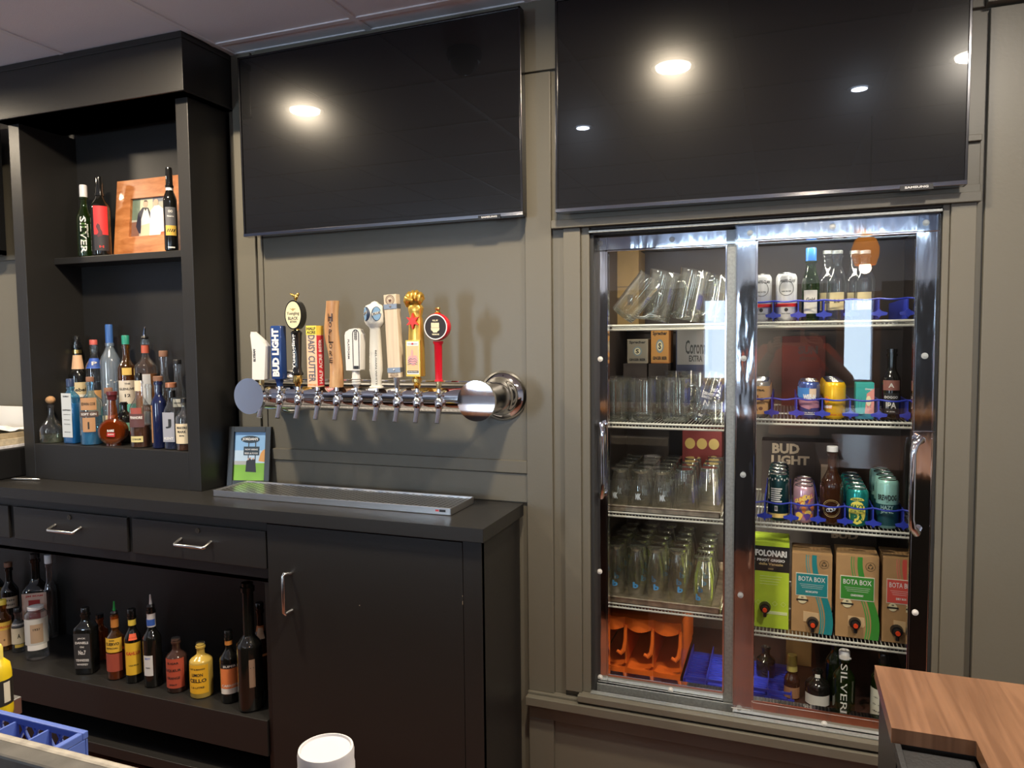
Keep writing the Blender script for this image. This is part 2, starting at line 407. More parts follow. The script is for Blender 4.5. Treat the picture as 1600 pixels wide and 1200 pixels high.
# ================================================================== back bar
CT = .948
mb = MB(PAINT).slab([(-5, -.385), (-.848, -.385), (-.848, -.019), (-2.052, -.019), (-5, -.0005)], CT-.042, CT)
o = mb.build('worktop', bev=.002); tag(o, 'long black painted worktop carrying the shelf cabinet and drip tray', 'worktop')
t = thing('bar_cabinet', 'black back bar base with two locking drawers, open shelf and one plain door', 'cabinet', (0, 0, 0))
mb = MB(PAINT)
mb.box(-5, -.865, -.030, -.022, FLOOR, CT-.042)                       # back
mb.box(-.880, -.862, -.365, -.022, FLOOR, CT-.042)                    # right side
mb.box(-1.690, -1.672, -.350, -.03, FLOOR, CT-.042)                   # divider
mb.box(-5, -1.672, -.352, -.340, .684, CT-.042)                       # rail band behind drawers
mb.box(-.925, -.862, -.366, -.345, FLOOR, CT-.042); mb.box(-1.690, -.862, -.366, -.345, .898, CT-.042)
mb.box(-5, -1.672, -.352, -.03, .684, .700)
mb.build('carcass', t, bev=.0015)
MB(PAINT).box(-5, -1.690, -.360, -.03, .060, .190).build('shelf', t, bev=.002)
MB(PAINT).box(-5, -1.690, -.375, -.03, -.075, -.035).build('plinth_board', t, bev=.002)
HANDLE = mat('satin_nickel', (.78, .78, .76), .22, 1)
def drawer(x0, x1):
    d = MB(PAINT).box(x0, x1, -.366, -.352, .736, .868).build('drawer', t, bev=.0025)
    c = (x0+x1)/2; w = .068
    MB(HANDLE).tube([(c-w, -.366, .812), (c-w, -.400, .800), (c-w+.006, -.403, .799), (c+w-.006, -.403, .799), (c+w, -.400, .800), (c+w, -.366, .812)], .0062).build('handle', d)
    MB(mat('dark_brass', (.10, .09, .075), .35, .8)).cyl((c+.01, -.366, .848), (c+.01, -.370, .848), .0095).m(BLACKP).box(c+.009, c+.011, -.3705, -.369, .842, .854).build('lock', d)
drawer(-3.56, -2.935); drawer(-2.905, -2.300); drawer(-2.275, -1.668)
d = MB(PAINT).box(-1.660, -.927, -.366, -.352, -.06, .895).m(mat('chipped_wood', (.42, .34, .24), .8)).box(-.9285, -.9272, -.3668, -.3655, .700, .712).box(-.9285, -.9272, -.3668, -.3655, .725, .729).box(-1.30, -1.297, -.3668, -.366, .652, .655).build('door', t, bev=.0012)
MB(HANDLE).tube([(-1.565, -.366, .605), (-1.572, -.395, .600), (-1.574, -.398, .606), (-1.574, -.398, .732), (-1.572, -.395, .738), (-1.565, -.366, .733)], .0062).build('handle', d)

# upper shelf cabinet
t = thing('shelf_cabinet', 'tall black open shelf cabinet full of liquor bottles', 'cabinet', (0, 0, 0))
X0, X1 = -3.045, -2.093
EDGE = PAINT
MB(PAINT).box(X0, X0+.062, -.205, .07, CT, 2.43).build('side_panel', t, bev=.002)
MB(PAINT).box(X1-.058, X1, -.205, .0, CT, 2.43).box(X1-.058, X1-.02, 0, .07, CT, 2.43).build('side_panel', t, bev=.002)
MB(PAINT).box(X0, X1-.02, .055, .072, CT, 2.60).build('back_panel', t)
MB(PAINT).box(X0+.062, X1-.058, -.205, -.19, CT, 1.098).box(X0+.062, X1-.058, -.19, .055, 1.08, 1.098).build('base_board', t, bev=.0015)
MB(PAINT).box(X0+.062, X1-.058, -.035, .055, 1.098, 1.165).build('riser', t, bev=.0015)
MB(PAINT).box(X0+.062, X1-.058, -.075, .055, 1.862, 1.890).build('shelf', t, bev=.002)
MB(PAINT).box(X0-.002, X1+.038, -.262, -.0005, 2.43, 2.640).box(X0-.006, X1+.044, -.268, -.0005, 2.430, 2.437).box(X0-.006, X1+.042, -.267, -.0005, 2.618, 2.6405).build('crown', t, bev=.0015)

# ================================================================== framed things, tray, small items on the top
FR = mat('black_frame', (.018, .018, .018), .4)
def picture_photo(mb, w, h, rects, y):
    """flat printed picture: coloured shapes in 0..1 picture space, each a hair nearer"""
    for i, (m, poly) in enumerate(rects):
        mb.m(m); yy = y - .00012*(i+1)
        mb.add([(-w/2+u*w, yy, v*h) for u, v in poly], [tuple(range(len(poly)))])
def rc(u0, v0, u1, v1): return [(u0, v0), (u1, v0), (u1, v1), (u0, v1)]
def el(cu, cv, a, b_, n=18): return [(cu+a*cos(2*pi*i/n), cv+b_*sin(2*pi*i/n)) for i in range(n)]
P = lambda n, c: flat('print_'+n, c, .5)
# sign photo leaning in the corner
p = at(390, 762, -.085)
t = thing('photo_frame', 'small black framed photo of a roadside sign leaning beside the drip tray', 'picture frame', (-1.99, -.062, CT+.0005))
t.rotation_euler = (R(-9), 0, R(14))
w, h = .175, .235
mb = MB(FR)
for a in ((-w/2, -w/2+.022, 0, h), (w/2-.022, w/2, 0, h), (-w/2+.022, w/2-.022, 0, .022), (-w/2+.022, w/2-.022, h-.022, h)): mb.box(a[0], a[1], -.010, .006, a[2], a[3])
mb.build('frame', t, bev=.001)
mb = MB(WHITEP)
iw, ih = w-.044, h-.044
SH = Matrix.Translation((0, 0, .022))
q = MB(); rects = [
 (P('sky', (.28, .52, .85)), rc(0, .3, 1, 1)), (P('sky2', (.55, .72, .9)), rc(0, .35, 1, .62)), (P('tree', (.75, .38, .12)), [(.78, .40), (1, .38), (1, .66), (.9, .62), (.84, .56)]),
 (P('grass', (.22, .48, .06)), rc(0, 0, 1, .36)), (P('road', (.45, .47, .48)), rc(0, .32, .5, .40)), (P('pole', (.05, .05, .06)), rc(.44, .2, .47, .9)), (P('pole', 0), rc(.66, .2, .69, .9)),
 (P('signdark', (.03, .05, .07)), rc(.30, .52, .80, .70)), (P('signdark', 0), el(.5, .85, .30, .075)), (P('people', (.02, .02, .03)), [(.38, .18), (.72, .17), (.68, .42), (.62, .46), (.56, .42), (.5, .47), (.44, .42), (.40, .40)]),
 (P('face', (.6, .4, .3)), el(.46, .44, .025, .02)), (P('face', 0), el(.53, .46, .025, .02)), (P('face', 0), el(.62, .45, .025, .02))]
picture_photo(q, iw, ih, rects, -.001)
WT = flat('print_white', (.85, .85, .85), .5)
q.m(WT).text('JORDAN\'S', iw*.5, ih*.07, plane(-.0032, 0, ih*.85), bold=.04).text('NOW HIRING', iw*.4, ih*.035, plane(-.0032, iw*.05, ih*.64)).text('BEER & FOOD', iw*.42, ih*.035, plane(-.0032, iw*.05, ih*.56))
q.v = [(x, y, z+.022) for x, y, z in q.v]; q.build('photo', t)
MB(BLACKP).add([(-.03, .006, .0), (.03, .006, .0), (.03, .006, .15), (-.03, .006, .15), (-.03, .045, .009), (.03, .045, .009)], [(0, 1, 2, 3), (4, 5, 2, 3), (0, 4, 3), (1, 5, 2)]).build('stand', t)
# drip tray
x0, x1, y0, y1 = -1.985, -1.012, -.262, -.072
t = thing('drip_tray', 'long stainless drip tray with slotted grate below the beer taps', 'drip tray', ((x0+x1)/2, (y0+y1)/2, CT+.0005))
w, d = (x1-x0)/2, (y1-y0)/2
MB(STEEL).box(-w, w, -d, -d+.004, 0, .024).box(-w, w, d-.004, d, 0, .024).box(-w, -w+.004, -d, d, 0, .024).box(w-.004, w, -d, d, 0, .024).box(-w, w, -d, d, 0, .003).build('tray', t, bev=.0012)
mb = MB(STEEL); mb.box(-w+.004, w-.004, -d+.004, d-.004, .0175, .0195)
mb.m(mat('slot_dark', (.05, .045, .04), .5, .3))
for i in range(54):
    for j in range(9):
        x = -w+.02+i*(2*w-.04)/53; y = -d+.018+j*(2*d-.036)/8+(.0045 if i % 2 else -.0045)
        mb.add([(x-.0075, y, .0197), (x, y-.0045, .0197), (x+.0075, y, .0197), (x, y+.0045, .0197)], [(0, 1, 2, 3)])
o = mb.build('grate', t)
mb = MB(flat('badge_red', (.6, .03, .03))).text('mm', .012, .006, plane(-d-.0006, w-.05, .014), bold=.06).m(BLACKP).box(w-.042, w-.020, -d-.0008, -d, .010, .018)
mb.build('badge', t)
# pen on the worktop
a, b2 = atz(18, 748, CT+.006), atz(63, 749, CT+.006)
mb = MB(mat('pen_silver', (.7, .7, .68), .25, .9)); mb.tube([a, a.lerp(b2, .1), a.lerp(b2, .85), b2], [.002, .0045, .0045, .0015])
tag(mb.build('pen'), 'thin silver pen lying on the worktop left of the shelf cabinet', 'pen')
# paper stack on black box at far left
t = MB(BLACKP).box(-3.60, -3.09, -.33, -.05, CT, 1.075).build('storage_box', bev=.006)
tag(t, 'black box under the papers at the left edge', 'box')
z = 1.0755
for i, (w_, c, h_, nm, lb) in enumerate([(.30, (.72, .72, .76), .012, 'paper_sheets', 'lilac white loose sheets directly on the black box'), (.27, (.62, .53, .38), .028, 'folded_menu', 'tan printed menus stacked under the crumpled paper'), (.25, (.5, .4, .26), .022, 'folded_menu', 'brown-edged menu pack on top of the stack')]):
    o = MB(mat('paper%d' % i, c, .8, var=.15, vscale=60)).box(-3.12-w_, -3.10-.008*i, -.30, -.10, z, z+h_).build(nm, bev=.002); z += h_+.0005
    tag(o, lb, 'papers')
mb = MB(mat('white_paper', (.85, .84, .82), .8))
g = 9; vs = []
for i in range(g):
    for j in range(g):
        u, v = i/(g-1), j/(g-1); vs.append((-3.40+.28*u, -.27+.16*v, z+.004+.018*abs(sin(5*u+3*v))*(.4+random.random()*.6)))
mb.add(vs, [(i*g+j, i*g+j+1, (i+1)*g+j+1, (i+1)*g+j) for i in range(g-1) for j in range(g-1)])
tag(mb.build('crumpled_paper'), 'crumpled white paper on top of the menu stack', 'paper')
mb = MB(mat('white_card', (.80, .78, .74), .8)).box(-3.52, -3.11, -.055, -.048, 1.076, 1.235)
tag(mb.build('card_sign'), 'blank white card standing behind the menu stack', 'card')

# ================================================================== beer tower
t = thing('beer_tower', 'polished steel ten-faucet beer tower mounted on the wall', 'beer tap tower', (0, 0, 0))
TX0, TX1, TY, TZ = -1.826, -.928, -.165, 1.322
FY = -.222
MB(CHROME).cyl((TX0, TY, TZ), (TX1, TY, TZ), .053, n=40).cyl((TX0+.03, TY, TZ+.058), (TX1-.02, TY, TZ+.058), .003, n=8).build('pipe', t)
for X, nm in ((TX0, 'l'), (TX1, 'r')):
    T = Matrix.Translation((X, 0, TZ)) @ Matrix.Rotation(R(90), 4, 'X')     # lathe z -> -y
    MB(CHROME).lathe([(.088, .001), (.088, .010), (.080, .022), (.068, .030), (.064, .045), (.058, .050), (.055, .062)], 44, T=T).build('wall_flange', t)
    MB(CHROME).lathe([(.055, .06), (.055, .225), (.057, .232)], 40, T=T, cap=False).build('elbow', t)
    MB(MIRROR).cyl(T @ Vector((0, 0, .228)), T @ Vector((0, 0, .240)), .0655, .0655, 56).build('end_cap', t)
TAPX = [at(q, 615, FY).x for q in (409, 437.5, 466, 496.5, 526.5, 557, 588.5, 620.5, 652, 686)]
def faucet_mb():
    mb = MB(CHROME)
    mb.cyl((0, .045, 0), (0, .012, 0), .013, n=16).cyl((0, .022, 0), (0, .012, 0), .0185, n=16)
    mb.lathe([(.010, -.020), (.0145, -.012), (.0155, 0), (.0135, .012), (.009, .018), (.0095, .024), (.013, .027), (.013, .032), (.008, .036), (.0075, .050)], 18)
    mb.tube([(0, 0, -.012), (0, -.006, -.028), (0, -.012, -.046), (0, -.018, -.064)], [.0105, .0095, .0088, .0095], 14)
    mb.cyl((-.02, .006, .004), (.02, .006, .004), .004, n=8)
    return mb
f0 = None
for i, x in enumerate(TAPX):
    if f0 is None: f0 = faucet_mb().build('faucet', t, (x, FY, TZ-.012))
    else:
        o = f0.copy(); COL.objects.link(o); o.location = (x, FY, TZ-.012)
# ---------------------------------------------------------------- ten tap handles
HZ = TZ+.036
def hthing(i, name, label):
    return thing(name, label, 'tap handle', (TAPX[i], FY, HZ), group=None)
def px2(i, px, py):
    p = at(px, py, FY); return (p.x-TAPX[i], p.z-HZ)
def zz(i, py): return px2(i, 500, py)[1] if False else at(TAPPX[i], py, FY).z-HZ
TAPPX = (409, 437.5, 466, 496.5, 526.5, 557, 588.5, 620.5, 652, 686)
WH = mat('gloss_white', (.80, .78, .75), .25); INK = flat('ink_black', (.02, .02, .02), .4); CREAM = flat('cream_print', (.82, .74, .48), .4)
FERR = mat('ferrule_steel', (.75, .75, .76), .2, 1); BRASS = mat('brass', (.72, .58, .30), .25, 1)
NAVY = mat('navy_gloss', (.02, .055, .20), .15)
def ferrule(t, m, h, r0=.0085, r1=.0105): MB(m).lathe([(r0, 0), (r0+.001, h*.3), (r1, h*.9), (r1, h)], 18).build('ferrule', t)
# 1 angled white paddle
i = 0; t = hthing(i, 'tap_handle', 'white angled paddle tap handle, leftmost on the tower')
ferrule(t, BRASS, zz(i, 592)+.002)
poly = [px2(i, *q) for q in ((398, 593), (417, 593), (419, 541), (413, 533), (396, 518), (395, 524), (398, 550))]
mb = MB(WH).prism(poly, -.014, .014); mb.build('paddle', t, bev=.003)
mb = MB(INK).text('ELYSIAN', .045, .010, plane(-.0146, -.016, zz(i, 555)), rot=90, bold=.04); mb.build('lettering', t)
# 2 navy box
i = 1; t = hthing(i, 'tap_handle', 'navy blue upright tap handle with big white lettering')
z0, z1 = zz(i, 592), zz(i, 509)
MB(NAVY).lathe([(.010, 0), (.011, z0*.4), (.016, z0)], 4, T=Matrix.Rotation(R(0), 4, 'Z')).build('ferrule', t)
MB(NAVY).lathe([(.020, z0), (.0215, z0+.004), (.0215, z1-.004), (.019, z1)], 24, e=7, ay=.8, ax=1.1).build('grip', t)
MB(WT).text('BUD LIGHT', (z1-z0)*.90, .030, plane(-.0184, 0, (z0+z1)/2), rot=90, bold=.06).build('lettering', t)
# 3 black baluster with oval
i = 2; t = hthing(i, 'tap_handle', 'black baluster tap handle with cream oval badge and gold eagle')
za, zb, zc, zd = zz(i, 586), zz(i, 516), zz(i, 470), zz(i, 458)
MB(GOLD).lathe([(.009, 0), (.010, .006), (.018, .018), (.015, za-.002), (.017, za)], 8).build('ferrule', t)
GB = mat('gloss_black', (.01, .01, .01), .08, coat=.5)
MB(GB).lathe([(.020, za), (.021, za+.006), (.016, za+.014), (.014, za+.03), (.018, zb-.02), (.020, zb-.008), (.013, zb)], 24).build('grip', t)
MB(WT).text('Yuengling', (zb-za)*.80, .017, wrap(.0188, (za+zb)/2+.004), rot=90, bold=.03).build('lettering', t)
mb = MB(GOLD).lathe([(.011, zb-.004), (.013, zb), (.011, zb+.006)], 18)
mb.build('collar', t)
cz = (zb+zc)/2+.002; rz_ = (zc-zb)/2
b_ = MB(GB).prism(oval(.036, rz_, 36, 0, cz), -.016, .012).build('badge', t, bev=.004)
mb = MB(CREAM).prism(oval(.0315, rz_-.005, 36, 0, cz), -.0175, -.0155).m(INK)
mb.text('Yuengling', .052, .014, plane(-.0178, 0, cz+.004), bold=.01).text('BLACK', .042, .011, plane(-.0178, 0, cz-.012), bold=.02).text('&TAN', .026, .007, plane(-.0178, 0, cz-.024), bold=.03)
mb.m(flat('eagle_brown', (.45, .32, .12))).add([(-.014, -.0178, cz+.023), (-.003, -.0178, cz+.016), (0, -.0178, cz+.012), (.004, -.0178, cz+.017), (.014, -.0178, cz+.022), (.004, -.0178, cz+.022), (0, -.0178, cz+.024), (-.004, -.0178, cz+.021)], [tuple(range(8))])
mb.build('face_plate', b_)
mb = MB(GOLD).lathe([(.007, zc-.004), (.004, zc+.003), (.007, zc+.008)], 12).ball((.002, 0, zc+.014), .008, .006, .009).ball((.010, -.001, zc+.022), .005)
for s_, dx in ((-1, -.026), (1, .018)):
    mb.add([(.001, 0, zc+.018), (dx*.5, -.002, zc+.024+.004), (dx, 0, zc+.027), (dx*.8, .002, zc+.020), (dx*.4, .002, zc+.012)], [(0, 1, 2, 3, 4)]); mb.cyl((.001, 0, zc+.017), (dx*.9, 0, zc+.026), .003, .001, 8)
mb.build('eagle', t)
# 4 square printed block
i = 3; t = hthing(i, 'tap_handle', 'square peach and red printed block tap handle')
z1 = zz(i, 509); PE = flat('peach', (.88, .58, .38)); YE = flat('tap_yellow', (.92, .72, .10)); RD = flat('tap_red', (.70, .04, .06))
mb = MB(PE).box(-.026, .016, -.022, .020, .001, z1).build('grip', t, bev=.001)
q = MB(YE).box(-.0262, .0162, -.0223, .0202, z1-.032, z1+.0004).m(RD).box(.0155, .0164, -.0215, .0198, .006, z1-.034).m(INK)
f_ = plane(-.0227, -.005, 0)
q.text('HALF', .036, .010, plane(-.0228, -.005, z1-.010), bold=.03).text('ACRE', .036, .010, plane(-.0228, -.005, z1-.023), bold=.03)
q.m(flat('slate', (.12, .13, .16))).text('DAISY CUTTER', z1-.052, .028, plane(-.0227, -.005, (z1-.032+.012)/2+.004), rot=-90, bold=.02)
q.m(flat('orange_print', (.75, .3, .05))).text('PALE ALE', .034, .006, plane(-.0228, -.005, .010), bold=.02)
q.m(WT).text('HALF ACRE BEER', z1-.06, .020, side(.0166, -.001, (z1-.034)/2), rot=90, bold=.02)
q.build('print', mb)
# 5 wooden log
i = 4; t = hthing(i, 'tap_handle', 'rough natural wood log tap handle with burned vertical lettering')
z1 = zz(i, 470); LOG = wood('log_wood', (.42, .20, .08), (.72, .45, .22), (10, 10, 1.5), .45)
prof = []
mb = MB(LOG); n = 20; vs = []; K = 16
for j in range(K+1):
    f = j/K; z = .001+f*(z1-.001); cx = -.004+.006*sin(f*7) - .006*f; r = .024*(1+.05*sin(f*11+1))
    for k in range(n):
        a = 2*pi*k/n; q = r*(1+.07*sin(3*a+f*4)); vs.append((cx+q*cos(a), .9*q*sin(a), z))
mb.add(vs, [(j*n+k, j*n+(k+1)%n, (j+1)*n+(k+1)%n, (j+1)*n+k) for j in range(K) for k in range(n)], True)
mb.add(vs, [tuple(range(n))[::-1], tuple(range(K*n, K*n+n))])
g_ = mb.build('grip', t)
q = MB(flat('burnt', (.035, .015, .01)))
for j, ch in enumerate('HOPLORE'):
    hh = .028 if ch in 'HL' else .018
    q.text(ch, hh*.8, hh, wrap(.0262, z1-.058-j*.0245, -.15), bold=.02)
q.build('lettering', g_)
# 6 white arched handle
i = 5; t = hthing(i, 'tap_handle', 'short white tap handle with an arched badge and wheat ear')
za, zb, z1 = zz(i, 592), zz(i, 575), zz(i, 513)
GY = mat('pearl_grey', (.62, .60, .58), .3)
MB(GY).lathe([(.008, 0), (.011, .008), (.016, .012), (.0165, .016), (.013, .019), (.0165, .023), (.013, .027), (.0165, .031), (.014, .034), (.013, zb)], 20).build('ferrule', t)
ap = [(-.029, zb-.008), (.026, zb-.008), (.031, z1-.02), (.022, z1-.004), (.008, z1), (-.012, z1-.003), (-.028, z1-.012), (-.032, z1-.024)]
g_ = MB(WH).prism(ap, -.016, .016).build('grip', t, bev=.004)
q = MB(INK).text('PLATFORM', .066, .007, plane(-.0163, -.017, (zb+z1)/2-.003), rot=-90, bold=.02)
arch = [(.003+.012*cos(a), z1-.018+.014*sin(a)) for a in [pi*k/12 for k in range(13)]]
out = [(.016, zb-.004)] + [(.003+.0135*cos(pi*k/12), z1-.020+.016*sin(pi*k/12)) for k in range(13)] + [(-.010, zb-.004)]
inn = [(.013, zb-.002)] + [(.003+.0105*cos(pi*k/12), z1-.020+.0125*sin(pi*k/12)) for k in range(13)] + [(-.007, zb-.002)]
vs = [(x+.009, -.0164, z) for x, z in out] + [(x+.009, -.0164, z) for x, z in inn]; nn = len(out)
q.add(vs, [(k, k+1, nn+k+1, nn+k) for k in range(nn-1)])
for k in range(4):
    for s_ in (-1, 1): q.add([(.012+s_*.001, -.0165, z1-.042+k*.008), (.012+s_*.005, -.0165, z1-.037+k*.008), (.012+s_*.004, -.0165, z1-.030+k*.008), (.012+s_*.001, -.0165, z1-.035+k*.008)], [(0, 1, 2, 3)])
q.box(.003, .021, -.0166, -.0162, zb-.003, zb+.008); q.build('badge', g_)
# 7 white handle with blue ovals
i = 6; t = hthing(i, 'tap_handle', 'tall white tap handle with two pale blue ovals near its top')
za, zb, z1 = zz(i, 512), zz(i, 500), zz(i, 471)
IV = mat('ivory', (.76, .74, .66), .3); BL = flat('oval_blue', (.22, .40, .62)); DBL = flat('oval_edge', (.03, .05, .10))
g_ = MB(IV).lathe([(.024, 0), (.024, .006), (.018, .008), (.0175, .03), (.023, .060), (.0225, .09), (.018, za-.004), (.022, za+.003), (.032, za+.012), (.036, za+.022), (.036, z1-.022), (.030, z1-.014), (.014, z1-.007), (.010, z1-.002), (.001, z1+.001)], 4*6, e=2.6, ay=.75).build('grip', t)
q = MB()
for s_ in (-1, 1):
    a0 = s_*R(40); T = Matrix.Rotation(a0, 4, 'Z')
    zc_ = (za+z1)/2+.002; d_ = -.0335
    q.m(DBL).prism(oval(.0155, .024, 24, 0, zc_), d_, d_+.012, T=T).m(BL).prism(oval(.0135, .022, 24, 0, zc_), d_-.0008, d_, T=T)
    q.m(IV).prism([(-.015, zc_-.007), (.015, zc_+.001), (.015, zc_+.010), (-.015, zc_+.002)], d_-.0014, d_-.0006, T=T)
    q.m(DBL); fn = (lambda T, d_: (lambda u, v: T @ Vector((u, d_-.0018, zc_+.0015+v+u*.26))))(T, d_); q.text('BLUE' if s_ > 0 else 'MOON', .024, .008, fn, bold=.03)
q.build('badge', g_)
MB(INK).text('BELGIAN WHITE', .118, .0055, wrap(.0235, .070, .55), rot=-90, bold=.01).build('lettering', t)
MB(INK).text('BELGIAN WHITE', .118, .0055, wrap(.0235, .070, -.65), rot=-90, bold=.01).build('lettering', g_)
# 8 pale wood board
i = 7; t = hthing(i, 'tap_handle', 'pale wood plank tap handle with two grey metal straps')
za, z1 = zz(i, 590), zz(i, 460); PW = wood('pale_wood', (.62, .50, .36), (.74, .62, .46), (30, 30, 1.5), .5, 0)
ferrule(t, FERR, za+.002, .008, .012)
T = Matrix.Rotation(R(-2.5), 4, 'Y')
g_ = MB(PW).box(-.024, .024, -.013, .013, za, z1, T).build('grip', t, bev=.0015)
for zc_ in (z1-.040, za+.026):
    q = MB(mat('strap_grey', (.33, .34, .36), .35, .8)).box(-.0245, .0245, -.0145, .0135, zc_-.008, zc_+.008, T)
    q.m(FERR).ball(T @ Vector((0, -.0145, zc_)), .004); q.build('strap', t)
q = MB(flat('stamp_brown', (.12, .05, .03)))
def ring(q, cx, cz, r0, r1, y, n=24, T=None):
    vs = [Vector((cx+r*cos(2*pi*k/n), y, cz+r*sin(2*pi*k/n))) for r in (r0, r1) for k in range(n)]
    if T: vs = [T @ v for v in vs]
    q.add(vs, [(k, (k+1) % n, n+(k+1) % n, n+k) for k in range(n)])
ring(q, 0, z1-.018, .0105, .0118, -.0136, T=T); ring(q, 0, z1-.018, .0145, .0165, -.0136, T=T)
q.add([T @ Vector((x, -.0136, z1-.018+z)) for x, z in ((-.006, -.004), (0, -.009), (.006, -.004), (.004, .004), (0, 0), (-.004, .004))], [tuple(range(6))])
q.text('THE NEW OLD', .028, .003, lambda u, v: T @ Vector((u, -.0137, za+.014+v-u*u*8))).text('SOLUTION', .030, .0045, lambda u, v: T @ Vector((u, -.0137, za+.008+v)), bold=.03).text('BREWING CO.', .022, .003, lambda u, v: T @ Vector((u, -.0137, za+.003+v)))
q.build('lettering', g_)
# 9 gold fist
i = 8; t = hthing(i, 'tap_handle', 'gold raised fist tap handle with red star and picture panel')
za, zp, zs, z1 = zz(i, 588), zz(i, 532), zz(i, 500), zz(i, 453)
FG = mat('fist_gold', (.80, .50, .10), .28, .75)
MB(GOLD).lathe([(.009, 0), (.010, .006), (.014, .012), (.010, .016), (.017, .024), (.017, za-.008), (.012, za-.004), (.015, za)], 18).build('ferrule', t)
mb = MB(FG).lathe([(.026, za), (.028, za+.004), (.026, zp), (.023, zs), (.020, zs+.012), (.024, zs+.028), (.026, zs+.04), (.020, zs+.05)], 24, e=2.8, ay=.75)
zk = z1-.030
mb.ball((0, .002, zk), .027, .018, .024)
for k in range(4):
    x = .0225-k*.0138; top = z1-.006-(.004 if k in (0, 3) else 0)-(.003 if k == 0 else 0)
    mb.tube([(x, .010, zk-.002), (x, .004, top-.006), (x, -.008, top-.001), (x, -.019, top-.008), (x+.0, -.020, top-.022), (x, -.013, top-.028)], [.0058, .0066, .0071, .0069, .0064, .005], 10)
mb.tube([(-.026, -.002, zk-.022), (-.029, -.012, zk-.006), (-.022, -.022, zk+.003), (-.008, -.026, zk-.002), (.002, -.025, zk-.006)], [.009, .0095, .0085, .0075, .005], 10)
g_ = mb.build('fist', t)
star = []
for k in range(12):
    a = pi/2+k*pi/6; r = .026 if k % 2 == 0 else .011; star.append((r*cos(a), zs+r*sin(a)*1.05-.004))
MB(flat('star_red', (.75, .03, .015), .35)).prism(star, -.026, -.019).build('star', t, bev=.001)
pz0, pz1 = za+.008, zp-.003; pm = (pz0+pz1)/2
q = MB(FG).box(-.026, .026, -.026, -.018, za+.001, zp+.001).m(WT).box(-.022, .022, -.0272, -.025, pz0, pz1)
q.m(flat('panel_orange', (.85, .55, .30))).box(-.021, .021, -.0276, -.027, pz0+.012, pz1-.014)
q.m(flat('panel_pink', (.85, .38, .38)))
for k_, (cx, cz_, a_, b2_) in enumerate(((-.006, pm-.006, .012, .014), (.008, pm-.004, .010, .013), (.002, pm-.016, .009, .009), (-.002, pm+.014, .004, .014))): q.prism(oval(a_, b2_, 18, cx, cz_), -.0279-.00015*k_, -.0275)
q.m(flat('panel_blue', (.15, .3, .4)))
for s_ in (-1, 1):
    for k in range(3): q.tube([(s_*.001, -.0285, pm-.004-k*.008), (s_*.008, -.0285, pm-.001-k*.008), (s_*.018, -.0285, pm-.010-k*.006)], .0007, 5)
q.m(INK).box(-.020, .020, -.028, -.0274, pz0+.005, pz0+.012).box(-.018, .018, -.028, -.0274, pz1-.008, pz1-.0075); q.m(WT).text('REVOLUTION', .034, .004, plane(-.0282, 0, pz0+.0085), bold=.03)
q.m(flat('star_red', 0)).box(-.003, .003, -.0284, -.0278, pz1-.010, pz1-.005)
q.build('picture_panel', t)
# 10 red round
i = 9; t = hthing(i, 'tap_handle', 'red round-headed tap handle with black face, rightmost on the tower')
za, zb, zc_, z1 = zz(i, 596), zz(i, 534), zz(i, 511), zz(i, 490)
RED = mat('gloss_red', (.62, .01, .025), .18, coat=.4)
ferrule(t, BRASS, za, .008, .009)
MB(RED).lathe([(.0145, za), (.0145, za+.004), (.012, za+.006), (.0135, zb-.01), (.017, zb-.004), (.017, zb+.002)], 20).build('grip', t)
rr = (z1-zb)/2*.97
T = Matrix.Translation((.002, 0, zc_)) @ Matrix.Rotation(R(90), 4, 'X')
g_ = MB(RED).lathe([(rr*.6, -.014), (rr*.92, -.010), (rr, 0), (rr, .016), (rr*.95, .021), (rr*.88, .022)], 36, T=T).build('head', t)
q = MB(WT); ring(q, .002, zc_, rr*.84, rr*.93, -.0225, 36)
q.m(flat('face_black', (.02, .012, .012), .5)).prism(oval(rr*.85, rr*.85, 36, .002, zc_), -.0228, -.021).m(CREAM)
for k in range(4): q.prism([(-.013+k*.0073, zc_-.002), (-.0065+k*.0073, zc_-.002), (-.0065+k*.0073, zc_+.012), (-.008+k*.0073, zc_+.014), (-.0115+k*.0073, zc_+.014), (-.013+k*.0073, zc_+.012)], -.0240, -.0228)
q.prism([(-.014, zc_-.003), (.0165, zc_-.003), (.0155, zc_-.011), (.009, zc_-.014), (.008, zc_-.018), (-.006, zc_-.018), (-.008, zc_-.013), (-.013, zc_-.010)], -.0243, -.0228)
q.text('PULL MY', .020, .0055, plane(-.0232, .002, zc_+.021), bold=.05).text('WISHBONE', .026, .005, plane(-.0232, .002, zc_-.024), bold=.05)
q.build('face_plate', g_, bev=.0004)
MB(GOLD).lathe([(.010, z1), (.012, z1+.003), (.007, z1+.006), (.007, z1+.012), (.009, z1+.015), (.008, z1+.020)], 16).build('finial', t)

